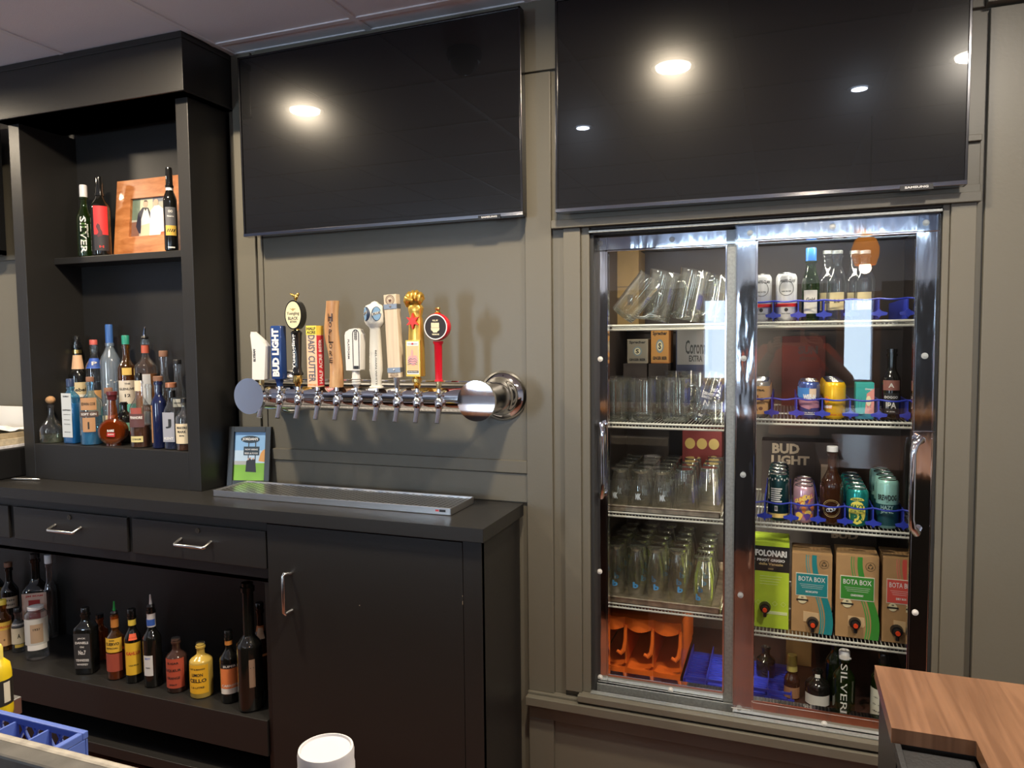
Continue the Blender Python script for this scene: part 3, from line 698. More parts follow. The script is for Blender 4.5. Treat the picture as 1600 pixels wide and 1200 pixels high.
# ================================================================== glass-door cooler
ck = thing('bar_cooler', 'built-in bar cooler with two sliding glass doors in polished frames', 'refrigerator', (0, 0, 0))
CX0, CX1, CY1, CZ0, CZ1 = -.640, .418, .74, .285, 1.880
mb = MB(INNER)
mb.box(CX0-.01, CX0, .125, CY1, CZ0, CZ1).box(CX1, CX1+.01, .125, CY1, CZ0, CZ1).box(CX0-.01, CX1+.01, CY1, CY1+.02, CZ0, CZ1).box(CX0-.01, CX1+.01, .0, CY1, CZ1, CZ1+.01).box(CX0-.01, CX1+.01, .0, CY1, CZ0-.01, CZ0)
mb.build('cabinet_shell', ck)
mb = MB(RUBBER)
mb.box(-.614, -.600, .0, .125, .300, 1.875).box(.402, .414, .0, .125, .300, 1.875).box(-.614, .414, .0, .125, 1.862, 1.878).box(-.614, .414, .04, .125, .285, .305)
mb.m(GREYM).box(-.612, .41, -.02, .10, 1.866, 1.874).box(-.612, .410, -.022, .0, .3065, .3105).box(-.612, .41, .031, .036, .295, .322)
mb.build('door_track', ck, bev=.001)
MB(GREYM).box(-.162, -.140, .10, .14, CZ0, CZ1).build('mullion', ck)
SCREWM = mat('screw_cap', (.75, .74, .72), .35)
def sldoor(x0, x1, y0, z0, z1, gx0, gx1, gz0, gz1, label, screws, greyright=False):
    mb = MB(DOORM)
    y1 = y0+.026
    mb.box(x0, gx0, y0, y1, z0, z1).box(gx0, gx1, y0, y1, gz1, z1).box(gx0, gx1, y0, y1, z0, gz0)
    if greyright: mb.m(GREYM)
    mb.box(gx1, x1, y0, y1, z0, z1)
    mb.m(CHROME).box(gx0-.003, gx0+.004, y0-.004, y1, gz0, gz1).box(gx0-.003, gx1+.004, y0-.004, y1, gz1-.004, gz1+.003).box(gx0, gx1, y0-.003, y1, gz0-.004, gz0+.005).box(gx1-.004, gx1+.002, y0-.003, y1, gz0, gz1)
    mb.m(CHROME).box(x0, x0+.004, y0-.003, y1, z0, z1)
    if not greyright: mb.box(x1-.004, x1, y0-.003, y1, z0, z1)
    d = mb.build('door', ck, bev=.0012); d['label'] = label
    MB(PANE).add([(gx0, y0+.013, gz0), (gx1, y0+.013, gz0), (gx1, y0+.013, gz1), (gx0, y0+.013, gz1)], [(0, 1, 2, 3)]).build('pane', d)
    for q in screws:
        p = at(*q, y0)
        MB(SCREWM).lathe([(.009, 0), (.009, .0015), (.0045, .002), (.0045, .004), (.0001, .005)], 14, T=Matrix.Translation((p.x, y0, p.z)) @ Matrix.Rotation(R(90), 4, 'X')).build('screw', d)
    return d
dR = sldoor(-.146, .404, .002, .312, 1.862, -.086, .352, .358, 1.815, 'right sliding glass door in front', [(1301, 354), (1172, 364), (1447, 348), (1162, 560), (1161, 742), (1157, 930), (1155, 1106), (1445, 556), (1430, 957), (1288, 1131)])
dL = sldoor(-.612, -.140, .042, .302, 1.858, -.566, -.178, .352, 1.812, 'left sliding glass door behind', [(938, 380), (1050, 374), (938, 561), (937, 893), (938, 1058), (1048, 1078)], True)
MB(CHROME).tube([(.372, .0, 1.215), (.366, -.025, 1.220), (.352, -.038, 1.205), (.347, -.040, 1.18), (.347, -.040, .99), (.350, -.038, .965), (.362, -.025, .948), (.370, .0, .952)], [.012, .012, .010, .009, .009, .010, .012, .013], 14).build('handle', dR)
MB(CHROME).tube([(-.583, .041, 1.225), (-.580, .015, 1.228), (-.574, .006, 1.21), (-.573, .004, 1.19), (-.573, .004, 1.03), (-.574, .006, 1.00), (-.580, .015, .985), (-.583, .041, .988)], [.011, .011, .008, .007, .007, .008, .011, .011], 14).build('handle', dL)
# wire shelves
SHL = [1.566, 1.225, .908, .578]; SHR = [1.568, 1.252, .908, .540]
def wshelf(x0, x1, z):
    mb = MB(WIRE); y0, y1 = .135, .70
    mb.tube([(x0, y0, z-.004), (x1, y0, z-.004)], .004, 8).tube([(x0, y0+.003, z-.018), (x1, y0+.003, z-.018)], .004, 8)
    mb.tube([(x0, y1, z-.004), (x1, y1, z-.004)], .003, 6).tube([(x0, .4, z-.008), (x1, .4, z-.008)], .003, 6)
    n = int((x1-x0)/.0115)
    for i in range(n+1):
        x = x0+(x1-x0)*i/n; mb.tube([(x, y0, z-.018), (x, y0, z-.002), (x, y1, z-.002)], .0013, 4, False)
    return mb.build('wire_shelf', ck)
for z in SHL: wshelf(-.625, -.175, z)
for z in SHR: wshelf(-.128, .402, z)
for x in (-.632, -.168, -.134, .410):
    MB(GREYM).box(x-.006, x+.006, .15, .158, CZ0, CZ1).build('shelf_standard', ck)
MB(mat('cooler_bottom', (.05, .025, .02), .4)).box(CX0, CX1, .13, CY1, CZ0, CZ0+.004).build('floor_liner', ck)
# light inside the cooler
for (x, y, z, pw) in ((-.40, .16, 1.86, 4.2), (.13, .16, 1.86, 2.4)):
    l = bpy.data.lights.new('cooler_light', 'AREA'); l.shape = 'RECTANGLE'; l.size = .40; l.size_y = .03; l.energy = pw; l.color = (1, .93, .80)
    o = bpy.data.objects.new('cooler_light', l); COL.objects.link(o); o.location = (x, y, z); o.rotation_euler = (R(18), 0, 0)
for (x, y, pw, c) in ((-.150, .15, 7.0, (1, .90, .72)),):
    l = bpy.data.lights.new('cooler_tube', 'AREA'); l.shape = 'RECTANGLE'; l.size = .02; l.size_y = 1.35; l.energy = pw; l.color = c
    o = bpy.data.objects.new('cooler_tube', l); COL.objects.link(o); o.location = (x, y, 1.05); o.rotation_euler = (R(90), 0, 0)

# clear acrylic guards over the door frames
ACR = glassy('acrylic', (.95, .97, .98), .03, .10, .95, 2.5)
for d, x0, x1, y, z0, z1 in ((dR, -.150, .407, -.004, 1.815, 1.868), (dR, -.150, -.090, -.006, .33, 1.868), (dR, .350, .407, -.006, 1.24, 1.868), (dL, -.612, -.146, .036, 1.812, 1.856)):
    MB(ACR).box(x0, x1, y, y+.002, z0, z1).m(CHROME).tube([(x0, y, z0), (x1, y, z0)], .0012, 6).build('frame_guard', d)
# ---------------------------------------------------------------- trays and glassware, left side
def sheetpan(z, label):
    mb = MB(mat('pan_metal', (.50, .42, .32), .35, .8, var=.35, vscale=30))
    x0, x1, y0, y1 = -.618, -.200, .132, .66
    mb.box(x0, x1, y0, y1, 0, .0015)
    for a in ((x0, x1, y0, y0+.003), (x0, x1, y1-.003, y1), (x0, x0+.003, y0, y1), (x1-.003, x1, y0, y1)): mb.box(a[0], a[1], a[2], a[3], 0, .020)
    mb.tube([(x0, y0, .020), (x1, y0, .020), (x1, y1, .020), (x0, y1, .020), (x0, y0, .020)], .0035, 8)
    tag(mb.build('sheet_pan', loc=(0, 0, z+.0005), bev=0), label, 'tray')
sheetpan(SHL[2], 'worn aluminium sheet pan under the shorter upside-down glasses'); sheetpan(SHL[3], 'worn aluminium sheet pan under the tall upside-down glasses')
GL2 = glassy('bar_glass', (.965, .97, .95), .03, .075, 1.0, 1.7, body=.035, bodycol=(.9, .88, .78))
THICK = glassy('glass_foot', (.80, .84, .80), .04, .18, 1.0, 1.2, body=.10, bodycol=(.85, .85, .8))
def glass_kind(name, prof, foot, mark=None, markz=.06, markr=.034, mk2=None):
    t = thing(name, 'tmp_'+name, 'glass', (0, 0, -50))
    MB(GL2).lathe(prof, 26, cap=False).build('bowl', t)
    MB(THICK).lathe(foot, 26).build('foot', t)
    if mark:
        q = MB(mark); q.text(mk2 or 'M', .020, .022, wrap(markr+.0006, markz), bold=.05); q.build('printed_mark', t)
    return t
BLUEP = flat('print_blue', (.08, .30, .62)); REDP = flat('print_red', (.65, .06, .05)); GREYP = flat('print_grey', (.55, .60, .66)); 
PIL = glass_kind('beer_glass', [(.031, 0), (.036, .03), (.0365, .055), (.032, .085), (.0255, .112), (.0225, .128)], [(.0225, .127), (.026, .133), (.031, .138), (.031, .143), (.024, .1445)], GREYP, .048, .0365, 'MK')
WEI = glass_kind('weizen_glass', [(.028, 0), (.0335, .04), (.035, .075), (.031, .115), (.0235, .15), (.0195, .166)], [(.0195, .165), (.023, .172), (.0315, .178), (.0315, .184), (.025, .186)], BLUEP, .045, .0345, 'b')
PNT = glass_kind('pint_glass', [(.043, 0), (.041, .04), (.036, .10), (.0305, .146)], [(.0305, .136), (.0305, .148), (.028, .149)], None)
ROW = ['front row', 'second row', 'third row', 'fourth row', 'fifth row', 'rear row']
COLN = ['leftmost column', 'second column from the left', 'middle column', 'fourth column', 'rightmost column']
xs = [at(q, 785, .20).x for q in (968, 1001, 1034)]
for c in range(5):
    x = xs[c] if c < 3 else (at(1069, 790, .20).x if c == 3 else at(1109, 765, .27).x)
    for r_ in range(5 if c < 3 else 4):
        y = (.20 if c < 4 else .255)+r_*(.077 if c < 3 else .086)
        k = PIL if c < 3 else PNT
        sc = 1 if c < 3 else .98
        dup(k, (x-.0*r_, y, SHL[2]+.0025), 'upside-down %s on the upper pan, %s, %s' % ('curved beer glass' if c < 3 else 'plain pint glass', ROW[r_], COLN[c]), random.uniform(-.3, .3)+.0, group='upside-down glasses on the upper pan')
px4 = (962, 994, 1024, 1059)
for c in range(5):
    for r_ in range(5):
        if c < 4: x = at(px4[c], 940, .235).x; y = .235+r_*.082
        else: x = at(1099, 950, .175).x - r_*.001; y = .175+r_*.082
        dup(WEI, (x, y, SHL[3]+.0025), 'tall upside-down wheat beer glass on the lower pan, %s, %s' % (ROW[r_], COLN[c]), random.uniform(-.5, .6), group='upside-down glasses on the lower pan')
# mugs and pitchers
def mug_kind(name, r, h, facets=0):
    t = thing(name, 'tmp_'+name, 'glass mug' if h < .17 else 'pitcher', (0, 0, -50))
    prof = [(r*.93, .004), (r*.96, h*.1), (r, h*.5), (r*.99, h*.85), (r*1.03, h*.97), (r*1.05, h)]
    MB(GL2).lathe(prof, 26, cap=False).lathe([(r*.80, .02), (r*.86, h*.12), (r*.9, h*.5), (r*.93, h*.93)], 26, cap=False).build('body', t)
    MB(THICK).lathe([(r*.90, 0), (r*.93, .004), (r*.93, .016), (r*.80, .019)], 26).build('base', t)
    MB(THICK).tube([(r*.95, 0, h*.84), (r*1.35, 0, h*.86), (r*1.62, 0, h*.72), (r*1.62, 0, h*.48), (r*1.4, 0, h*.26), (r*.95, 0, h*.18)], .0075, 10).build('handle', t)
    return t
MUG = mug_kind('beer_mug', .051, .150); PIT = mug_kind('glass_pitcher', .060, .205)
z = SHL[1]
for px, y, sc, rz, lb in ((962, .20, 1.0, .9, 'clear beer mug at the left end behind the door edge'), (1004, .19, 1.0, 2.4, 'large clear beer mug at the front, second from the left'), (1056, .215, 1.0, -.2, 'clear beer mug with its handle to the right at the front'),
        (972, .33, 1.0, 1.2, 'clear mug behind the two left front mugs'), (1034, .34, 1.0, 2.8, 'clear mug standing behind the large front mug'), (1086, .34, 1.12, .4, 'clear mug at the back behind the tilted glasses'), (1062, .46, 1.1, 1.0, 'clear mug in the rear of the mug shelf')):
    dup(MUG, (at(px, 640, y).x, y, z+.0005), lb, rz, sc, group='glass mugs on the second shelf')
def tilt(o, ax, ay, rz=0): o.rotation_euler = (ax, ay, rz)
for px, py, y, ang, sc, lb in ((972, 498, .185, 40, .80, 'glass pitcher lying steeply tilted at the left of the top shelf'), (1024, 505, .285, 12, .88, 'glass pitcher leaning right, second from the left on the top shelf'), (1071, 505, .29, 12, .88, 'glass pitcher leaning right, third on the top shelf'), (1112, 505, .33, 8, .80, 'glass pitcher half hidden at the right of the left-hand top shelf'), (1086, 500, .47, 10, .90, 'glass pitcher in the rear of the top shelf')):
    o = dup(PIT, (at(px, py, y).x, y, SHL[0]+.004+.06*sc*abs(sin(R(ang)))*.95), lb, 0, sc, group='glass pitchers on the top shelf'); o.rotation_euler = (0, R(ang), R(180 if ang < 0 else 0))
    if ang < 0: o.rotation_euler = (0, R(-ang), R(150))
t = thing('pilsner_glass', 'clear tall glass with white lettering tilted against the mugs', 'glass', (at(1090, 655, .185).x, .185, SHL[1]+.010)); t.rotation_euler = (0, R(19), 0)
MB(GL2).lathe([(.022, .006), (.024, .02), (.033, .165)], 26, cap=False).build('bowl', t); MB(THICK).lathe([(.022, 0), (.022, .012)], 26).build('foot', t)
MB(WT).text('CERVEZA', .040, .010, wrap(.0325, .100, .2), bold=.04).text('CANTINA', .036, .009, wrap(.0315, .088, .2), bold=.03).text('N', .02, .018, wrap(.031, .068, .35)).text('TNT', .016, .008, wrap(.026, .022, .2), bold=.04).build('lettering', t)
t = thing('pilsner_glass', 'second lettered tall glass, leaning further right behind the first', 'glass', (at(1104, 655, .25).x, .25, SHL[1]+.010)); t.rotation_euler = (0, R(14), 0)
MB(GL2).lathe([(.022, .006), (.024, .02), (.033, .165)], 26, cap=False).build('bowl', t); MB(THICK).lathe([(.022, 0), (.022, .012)], 26).build('foot', t)
MB(WT).text('VEZA', .034, .010, wrap(.0325, .105, .2), bold=.03).text('MEXICO', .034, .008, wrap(.0315, .090, .2), bold=.03).build('lettering', t)
dup(MUG, (at(1122, 660, .2).x, .2, SHL[1]+.0005), 'small short clear mug at the right end of the mug shelf', 1.9, .5, group='glass mugs on the second shelf')
for k in (PIL, WEI, PNT, MUG, PIT):
    for c in kids(k): bpy.data.objects.remove(c)
    bpy.data.objects.remove(k)

# ---------------------------------------------------------------- cartons inside
def carton(px0, py0, px1, py1, y, zb, name, label, col, prints=(), dy=.12, cat='box', side_col=None):
    """box whose front face fills the given photo rectangle at depth y (bottom dropped to zb)"""
    a = at(px0, (py0+py1)/2, y); b_ = at(px1, (py0+py1)/2, y); top = at((px0+px1)/2, py0, y).z
    w = b_.x-a.x; h = top-zb
    t = thing(name, label, cat, ((a.x+b_.x)/2, y, zb))
    m0 = mat('card_%s' % name+str(len(_mc)), col, .75, var=.08, vscale=20)
    MB(m0).box(-w/2, w/2, 0, dy, 0, h).build('body', t, bev=.0015)
    if prints:
        q = MB(); prints(q, w, h); q.build('print', t)
    return t, w, h
def pr(f): return f
SH_TOP = 1.86
def p1(q, w, h): q.m(flat('kraft_ink', (.10, .06, .03))); q.box(-w*.25, w*.30, -.0006, 0, h*.52, h*.53).box(-w*.25, -w*.22, -.0006, 0, h*.45, h*.53).box(w*.12, w*.3, -.0006, 0, h*.28, h*.42); q.prism(oval(.008, .008, 14, -w*.2, h*.36), -.0006, 0)
carton(952, 392, 998, 460, .55, SHL[0], 'cardboard_box', 'yellow-tan cardboard box behind the leaning pitchers', (.30, .19, .07), p1, .14)
def spr(bg, band):
    def f(q, w, h):
        q.m(bg).box(-w*.48, w*.48, -.0006, 0, h*.04, h*.97); q.m(INK).text('Sprecher', w*.8, h*.14, plane(-.0009, 0, h*.86), bold=.04).text('GINGER BEER', w*.8, h*.10, plane(-.0009, 0, h*.15), bold=.05)
        q.m(flat('crest_grey', (.25, .3, .32))).prism(oval(w*.22, h*.20, 20, 0, h*.5), -.0009, -.0005); q.m(CREAM).prism(oval(w*.15, h*.14, 20, 0, h*.5), -.0012, -.0008); q.m(INK).text('S', w*.16, h*.18, plane(-.0014, 0, h*.5), bold=.04)
    return f
GY2 = flat('carton_grey', (.30, .26, .20)); OR2 = flat('carton_orange', (.62, .30, .08))
zs_ = at(1014, 568, .51).z
for pa, pb, lb_ in ((976, 1013, 'plain dark case under the cream carton'), (1015, 1046, 'plain dark case under the orange carton')):
    x0_, x1_ = at(pa, 570, .53).x, at(pb, 570, .53).x
    o = MB(mat('dark_case', (.035, .025, .022), .7)).box(x0_+.001, x1_-.001, .50, .64, SHL[1]+.0005, zs_).build('beer_case', bev=.001); tag(o, lb_+' behind the beer mugs', 'box')
a = carton(980, 530, 1012, 585, .52, zs_+.0005, 'beer_carton', 'cream beer carton with a griffin crest at the left back', (.45, .38, .28), spr(GY2, 0))
a = carton(1017, 514, 1045, 582, .52, zs_+.0005, 'beer_carton', 'orange beer carton with a griffin crest beside the cream one', (.55, .22, .06), spr(OR2, 0))
def p2(q, w, h):
    q.m(flat('carton_white', (.20, .19, .185))).box(-w*.46, w*.46, -.0006, 0, h*.55, h*.96); q.m(INK).text('Corona', w*.62, h*.16, plane(-.0009, w*.1, h*.75), bold=.02).text('EXTRA', w*.4, h*.07, plane(-.0009, w*.1, h*.62), bold=.03)
    q.m(WT).box(-w*.4, -w*.08, -.0006, 0, h*.22, h*.40).m(INK).box(-w*.36, -w*.12, -.0009, -.0005, h*.26, h*.30)
carton(1056, 508, 1108, 590, .53, SHL[1], 'beer_carton', 'navy and white beer carton at the right of the mug shelf', (.03, .035, .07), p2)
def p3(q, w, h): q.m(flat('ochre', (.5, .35, .1))); [q.prism(oval(w*.13, h*.10, 16, x*w, h*.75), -.0006, 0) for x in (-.3, 0, .3)]
carton(1066, 672, 1128, 720, .60, SHL[2]+.02, 'beer_carton', 'dark red carton behind the pint glasses', (.16, .02, .02), p3)
# plastic racks on the cooler floor
ORG = mat('orange_plastic', (.85, .16, .02), .35); BLU = mat('blue_plastic', (.03, .05, .45), .35)
t = thing('bottle_rack', 'orange scalloped plastic bottle organizer on the cooler floor', 'organizer', (-.590, .19, .305))
mb = MB(ORG); wl = .098
for k in range(4):
    x = k*wl - .04
    mb.box(x-.003, x+.003, 0, .36, .03, .20)
    if k:
        mb.tube([(x, -.004, .175), (x-.001, -.006, .12), (x-.004, -.010, .085), (x-.016, -.014, .072), (x-.030, -.012, .078)], [.006, .007, .009, .009, .006], 8)
N = 40
for zc_, hh, amp, yy in ((.185, .018, .010, 0), (.010, .010, .014, -.008)):
    vs = []
    for i in range(N+1):
        x = -.04+3*wl*i/N; s_ = abs(sin(pi*i/N*3)); vs += [(x, yy-.018*s_, zc_-amp*s_-hh), (x, yy-.018*s_, zc_+hh)]
    mb.add(vs, [(2*i, 2*i+2, 2*i+3, 2*i+1) for i in range(N)], True)
    mb.add([(v[0], v[1]+.004, v[2]) for v in vs], [(2*i, 2*i+2, 2*i+3, 2*i+1) for i in range(N)], True)
mb.box(-.04, 3*wl-.04, .0, .36, .008, .012).box(-.04, 3*wl-.04, .0, .36, .198, .201)
mb.build('frame', t)
def bluerack(loc, n, lb, sc=1, rz=0):
    t = thing('bottle_rack', lb, 'organizer', loc, rz)
    mb = MB(BLU); N = 12*n; wl = .075
    vs = []
    for i in range(N+1):
        s_ = abs(sin(pi*i/N*n)); x = wl*n*i/N; vs += [(x, -.03*s_, 0), (x, -.03*s_, .014)]
    mb.add(vs, [(2*i, 2*i+2, 2*i+3, 2*i+1) for i in range(N)], True)
    mb.box(0, wl*n, .0, .30, 0, .004).box(0, wl*n, .0, .004, .03, .038)
    for k in range(n+1): mb.box(k*wl-.0015, k*wl+.0015, -.01, .30, .0, .034); mb.box(k*wl-.010, k*wl+.010, -.014, -.010, .012, .022)
    for k in range(14): mb.box(0, wl*n, .03+k*.018, .034+k*.018, .004, .008)
    mb.build('frame', t); return t
bluerack((-.322, .17, .2905), 2, 'blue plastic bottle organizer lying on the cooler floor, left bay'); bluerack((-.118, .16, .2905), 2, 'blue plastic bottle organizer on the cooler floor under the wine boxes')
# blue shelf dividers in front of the cans
def divider(z, lb, posts):
    t = thing('shelf_divider', lb, 'organizer', (0, .150, z+.0005))
    mb = MB(BLU); x0, x1 = -.118, .392; n = len(posts); H_ = .066
    pts = []
    for i in range(61):
        x = x0+(x1-x0)*i/60; d = min(abs(x-p) for p in posts); pts.append((x, -.012*min(1, d/.03), H_-.004*min(1, d/.03)))
    mb.tube(pts, .0028, 8)
    for p in posts:
        mb.box(p-.002, p+.002, -.002, .43, .002, H_); mb.prism([(p-.024, .022), (p-.008, .026), (p, .034), (p+.008, .026), (p+.024, .022), (p+.022, .014), (p+.006, .012), (p, .006), (p-.006, .012), (p-.022, .014)], -.012, -.006)
    mb.build('rail', t); return t
def mids(pxs, py):
    X = [at(q, py, .185).x for q in pxs]; return [max(X[0]-.042, -.120)] + [(a_+b_)/2 for a_, b_ in zip(X, X[1:])] + [min(X[-1]+.042, .398)]
posts3 = mids((1216, 1256, 1299, 1339, 1386), 800)
divider(SHR[2], 'blue divider rail in front of the craft cans', posts3)
divider(SHR[1], 'blue divider rail in front of the yellow can', mids((1187, 1225, 1264, 1304, 1350, 1392), 640))
divider(SHR[0], 'blue divider rail on the top right shelf', mids((1189, 1228, 1266, 1307, 1350, 1392), 490))

# ---------------------------------------------------------------- cans
LIDM = mat('can_lid', (.70, .70, .70), .25, 1)
def can_kind(col, h=.122, print_fn=None, rough=.22, metal=.55):
    t = thing('beer_can', 'tmp_can', 'can', (0, 0, -50))
    r = .033
    MB(mat('can_%d' % len(_mc), col, rough, metal)).lathe([(.024, 0), (.027, .003), (r, .011), (r, h-.016), (.0305, h-.008), (.027, h-.003)], 30).build('body', t)
    MB(LIDM).lathe([(.0265, h-.004), (.0275, h-.001), (.0265, h), (.0255, h-.001), (.0245, h-.005), (.0001, h-.005)], 30, cap=False).box(-.008, .008, -.012, .006, h-.005, h-.0035).build('lid', t)
    if print_fn:
        q = MB(); print_fn(q, r+.0005, h); q.build('print', t)
    return t
def patch(q, r, z0, z1, a0, a1, n=14):
    vs = [];
    for i in range(n+1):
        a = a0+(a1-a0)*i/n; vs += [(r*sin(a), -r*cos(a), z0), (r*sin(a), -r*cos(a), z1)]
    q.add(vs, [(2*i, 2*i+2, 2*i+3, 2*i+1) for i in range(n)], True)
def wpoly(q, r, pts, z0=0):
    """outline in (u,z) wrapped on the can, filled in rows so that it follows the curve"""
    if max(p[0] for p in pts)-min(p[0] for p in pts) < .009:
        q.add([(r*sin(u/r), -r*cos(u/r), z0+v) for u, v in pts], [tuple(range(len(pts)))]); return
    lo = min(p[1] for p in pts)+1e-6; hi = max(p[1] for p in pts)-1e-6; NR, NC = 14, 10; vs = []
    for i in range(NR+1):
        v = lo+(hi-lo)*i/NR; us = []
        for (u0, v0), (u1, v1) in zip(pts, pts[1:]+pts[:1]):
            if (v0 <= v) != (v1 <= v): us.append(u0+(u1-u0)*(v-v0)/(v1-v0))
        a_, b_ = (min(us), max(us)) if us else (0, 0)
        for j in range(NC+1): u = a_+(b_-a_)*j/NC; vs.append((r*sin(u/r), -r*cos(u/r), z0+v))
    q.add(vs, [(i*(NC+1)+j, i*(NC+1)+j+1, (i+1)*(NC+1)+j+1, (i+1)*(NC+1)+j) for i in range(NR) for j in range(NC)], True)
def c_teal(q, r, h):
    q.m(WT); [patch(q, r, h*.68-k*.007, h*.68-k*.007+.004, -.75, -.75+1.1-.1*(k % 3)) for k in range(8)]
    [q.text('x', .006, .006, wrap(r, h*.88+.004*(k % 2), -1.2+k*.3), bold=.1) for k in range(9)]
    q.m(flat('can_band', (.85, .62, .22))); patch(q, r, .012, .026, -1.6, 1.6, 24); q.m(WT); patch(q, r, h*.22, h*.33, -.35, -.05, 4); q.m(INK).text('EN', .006, .010, wrap(r+.0003, h*.275, -.2))
def c_purp(q, r, h):
    random.seed(3)
    for c, n in (((.10, .05, .28), 6), ((.75, .22, .05), 6), ((.9, .6, .12), 5), ((.45, .12, .25), 4)):
        q.m(flat('pp%.2f' % c[0], c))
        for k in range(n):
            cu, cv, ra, rb = random.uniform(-.034, .034), random.uniform(.018, h*.72), random.uniform(.005, .012), random.uniform(.006, .014)
            wpoly(q, r+.0001*k, [(cu+ra*cos(t_)*(1+.25*sin(3*t_)), cv+rb*sin(t_)) for t_ in [2*pi*i/14 for i in range(14)]])
    q.m(flat('pp_y', (.95, .65, .15))).text('GUMBALL', .062, .014, lambda u, v: wrap(r+.0012, h*.66)(u, v+u*.35), bold=.06).text('G', .012, .014, wrap(r+.0012, h*.52, -.1), bold=.08)
def c_hazy(q, r, h):
    q.m(flat('hz_y', (.85, .75, .12))); wpoly(q, r+.0002, [(.027*cos(t_), h*.38+.038*sin(t_)) for t_ in [2*pi*i/28 for i in range(28)]]); wpoly(q, r+.0002, [(.022*cos(t_), h*.70+.010*sin(t_)) for t_ in [pi*i/14 for i in range(15)]])
    q.m(flat('hz_g', (.01, .12, .06))).text('HAZY', .044, .014, wrap(r+.0006, h*.54), bold=.05).text('LITTLE THING', .040, .006, wrap(r+.0006, h*.43), bold=.03).text('IPA', .042, .026, wrap(r+.0006, h*.25), bold=.07)
    q.text('SIERRA', .03, .005, wrap(r+.0006, h*.735), bold=.04)
def c_brew(q, r, h):
    q.m(flat('bd_dark', (.008, .06, .075))); patch(q, r+.0002, .011, h*.50, -1.7, 1.7, 26)
    q.m(INK).text('BREWDOG', .058, .018, wrap(r+.0006, h*.64), bold=.03); q.box(-.004, .004, -r-.0008, -r, h*.555, h*.56)
    q.m(flat('bd_pale', (.35, .55, .55))).text('HAZY', .038, .013, wrap(r+.0006, h*.44), bold=.03).text('JANE', .038, .014, wrap(r+.0006, h*.35), bold=.03)
def c_tan(q, r, h):
    q.m(flat('tan_can', (.85, .48, .20))); patch(q, r+.0002, .011, h-.018, -1.6, 1.6, 24); q.m(flat('tan_br', (.25, .10, .05))); [wpoly(q, r+.0006, oval(.007, .006, 12, x, z)) for x, z in ((.004, .03), (.008, .06), (-.01, .07), (-.012, .025))]
    q.m(INK).text('CITRAL', .034, .007, wrap(r+.0006, h*.74), bold=.05).text('BELGIAN WHITE', .036, .005, wrap(r+.0006, h*.38), bold=.02)
def c_wee(q, r, h):
    q.m(flat('wee_sky', (.05, .25, .65))); patch(q, r+.0002, h*.55, h*.82, -1.4, .1, 14); q.m(flat('wee_beige', (.80, .62, .45))); patch(q, r+.0004, h*.58, h*.80, .0, .65, 8)
    q.m(flat('wee_mauve', (.45, .22, .30))); wpoly(q, r+.0004, [(-.04, .062), (.0, .066), (.035, .055), (.042, .034), (.02, .038), (.0, .030), (-.02, .036), (-.045, .045)])
    q.m(WT).text('WEE-M', .040, .017, wrap(r+.0009, h*.58), bold=.06); q.m(WT); patch(q, r+.0005, .014, .0155, -1.4, 1.4, 20); q.text('INDIA PALE ALE', .05, .004, wrap(r+.0005, .020))
def c_yel(q, r, h):
    q.m(flat('yl_or', (.85, .30, .04))); wpoly(q, r+.0004, oval(.010, .011, 18, -.026, h*.52)); patch(q, r+.0004, h*.27, h*.38, -1.5, -.2, 12)
    q.m(flat('yl_red', (.5, .08, .02))); wpoly(q, r+.0007, oval(.004, .0045, 12, -.026, h*.52)); q.m(WT).text('BRIGHT', .036, .009, wrap(r+.0009, h*.325, -.72), bold=.07); q.m(flat('yl_red', 0)).text('SUMMER ALE', .045, .004, wrap(r+.0009, h*.12), bold=.03)
def c_claw(q, r, h):
    q.m(flat('claw_red', (.75, .03, .03))); patch(q, r+.0002, h*.30, h*.37, -1.6, 1.6, 24); q.m(INK)
    n = 26; vs = [(rr*cos(2*pi*i/n), h*.68+rr*1.0*sin(2*pi*i/n)) for rr in (.0225, .024) for i in range(n)]
    q.add([(r*sin(u/r)*1.01, -r*cos(u/r)*1.01, v) for u, v in vs], [(i, (i+1) % n, n+(i+1) % n, n+i) for i in range(n)])
    q.text('WHITE', .026, .010, wrap(r+.0006, h*.83, -.25), bold=.03).text('CLAW', .024, .010, wrap(r+.0006, h*.83, .55), bold=.03).text('HARD SELTZER', .03, .004, wrap(r+.0006, h*.62)).text('BLACK CHERRY', .028, .003, wrap(r+.0006, h*.16)); wpoly(q, r+.0006, oval(.006, .006, 14, 0, h*.24))
KINDS = {'teal': (can_kind((.006, .045, .05), .157, c_teal, .25, .3), 'tall dark teal can'), 'purple': (can_kind((.75, .45, .55), .122, c_purp), 'pink and purple cartoon-print can'),
 'hazy': (can_kind((.02, .30, .28), .122, c_hazy), 'green can with a round yellow badge'), 'brew': (can_kind((.35, .68, .62), .157, c_brew, .3, .2), 'tall pale turquoise and dark can'),
 'tan': (can_kind((.6, .55, .5), .122, c_tan), 'orange-tan can'), 'wee': (can_kind((.08, .14, .42), .122, c_wee), 'blue illustrated can'), 'yellow': (can_kind((.95, .55, .02), .122, c_yel, .25, .3), 'bright yellow can'),
 'white': (can_kind((.78, .78, .78), .157, c_claw, .3, .2), 'white can with a red band')}
